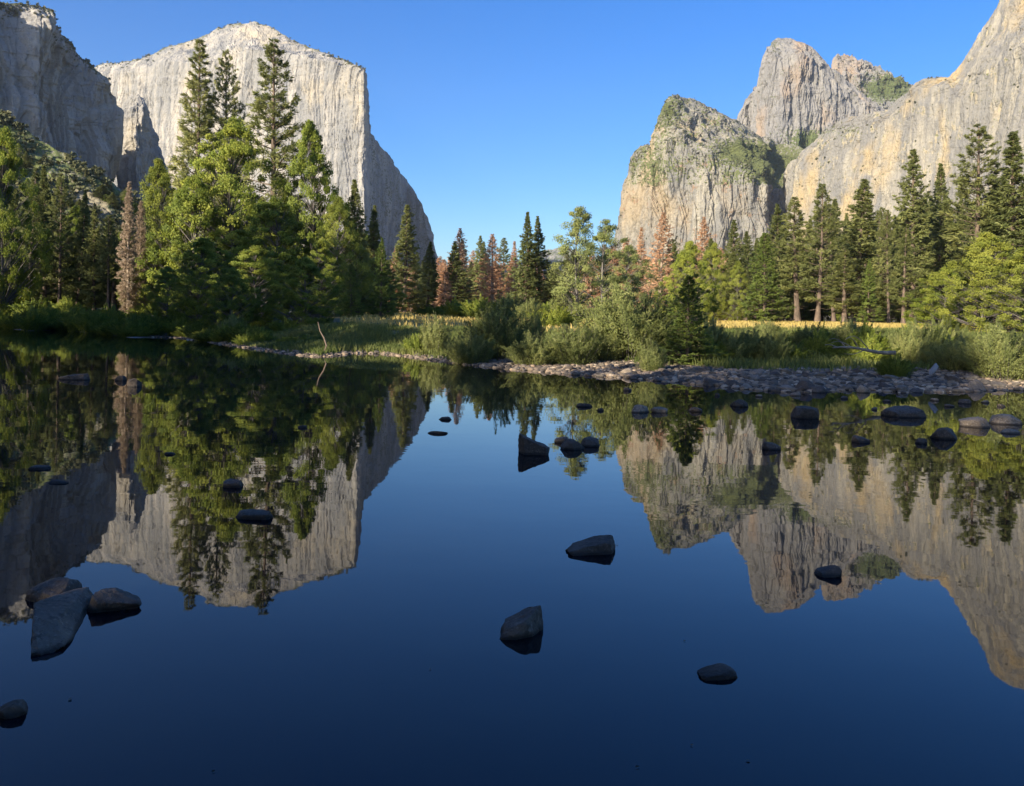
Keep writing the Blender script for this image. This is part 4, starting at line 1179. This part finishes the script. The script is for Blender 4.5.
# ------------------------------------------------------------------ drift wood
log = bpy.data.objects.new('fallen_log', None)
COL.objects.link(log)
b0, b1 = at(833, 347.5, 23.5), at(905, 353, 24.5)
log.location = tuple(b1)
tag(log, 'fallen tan log with upturned bare branches above the gravel', 'log')
mb = MB()
s = np.linspace(0, 1, 8)[:, None]
e = (b1 - b0) * .85
tube(mb, (b0 + s * e + np.array([0, 0, 1]) * (.04 * np.sin(s * 6))) - b1, np.linspace(.022, .06, 8), 9)
link('trunk', mb.mesh('trunk', M['dead_wood'], True), log)
for a_, L_, up_ in ((.08, .55, .35), (.22, .75, .8), (.33, .9, .5), (.42, .6, 1.2), (.5, .8, -.35), (.58, .95, .9)):
    mb = MB()
    o = b0 + a_ * e - b1
    t = np.linspace(0, 1, 7)[:, None]
    c = o + t * np.array([-L_ * .75, -.15, 0]) + np.array([0, 0, 1]) * (np.sin(t * 2.2) * .45 * up_ * L_)
    tube(mb, c, np.linspace(.018, .006, 7), 5)
    link('branch', mb.mesh('branch', M['dead_wood'], True), log)

mb = MB()
p = [at(318, 322, 37), at(320, 331, 36.8), at(324, 338, 36.6), at(326.5, 346, 36.4), at(324, 353, 36.2), at(321, 358, 36)]
sm = np.array([np.interp(np.linspace(0, 5, 16), np.arange(6), np.array(p)[:, i]) for i in range(3)]).T
base = sm[-1].copy()
tube(mb, sm - base, np.linspace(.018, .045, 16), 7)
sn = bpy.data.objects.new('leaning_snag', None)
COL.objects.link(sn)
sn.location = tuple(base)
tag(sn, 'bare leaning dead stem bent over the water at the grassy point', 'dead tree')
link('trunk', mb.mesh('trunk', M['bark'], True), sn)
v, f = rock_geo(901, 4, 9, .03, .9)
v = v * np.array([.06, .08, .20])
a = R(-38)
v = np.stack([v[:, 0] * math.cos(a) + v[:, 2] * math.sin(a), v[:, 1], -v[:, 0] * math.sin(a) + v[:, 2] * math.cos(a)], -1)
v[:, 0] *= -1
o = link('leaning_slab', mesh_from('leaning_slab', v, [f], M['pale_wood'], True))
o.location = tuple(at(934, 369, 23.2))
tag(o, 'pale bluish slab leaning among dark bushes at the gravel top', 'driftwood')

# ------------------------------------------------------------------ air
bm = bmesh.new()
bmesh.ops.create_cube(bm, size=1)
for v_ in bm.verts:
    v_.co = ((v_.co.x) * 5200, (v_.co.y + .5) * 5600 - 160, (v_.co.z + .5) * 1420 - 4)
me = bpy.data.meshes.new('haze')
bm.to_mesh(me)
bm.free()
m, nt, bs = new_mat('haze')
nt.nodes.remove(bs)
pv = nd(nt, 'ShaderNodeVolumePrincipled')
pv.inputs['Color'].default_value = (.80, .88, 1.0, 1)
pv.inputs['Density'].default_value = HAZE
pv.inputs['Anisotropy'].default_value = .2
nt.links.new(pv.outputs[0], nt.nodes['Material Output'].inputs['Volume'])
me.materials.append(m)
tag(link('haze', me), 'thin blue haze in the valley air', 'haze', kind='stuff')
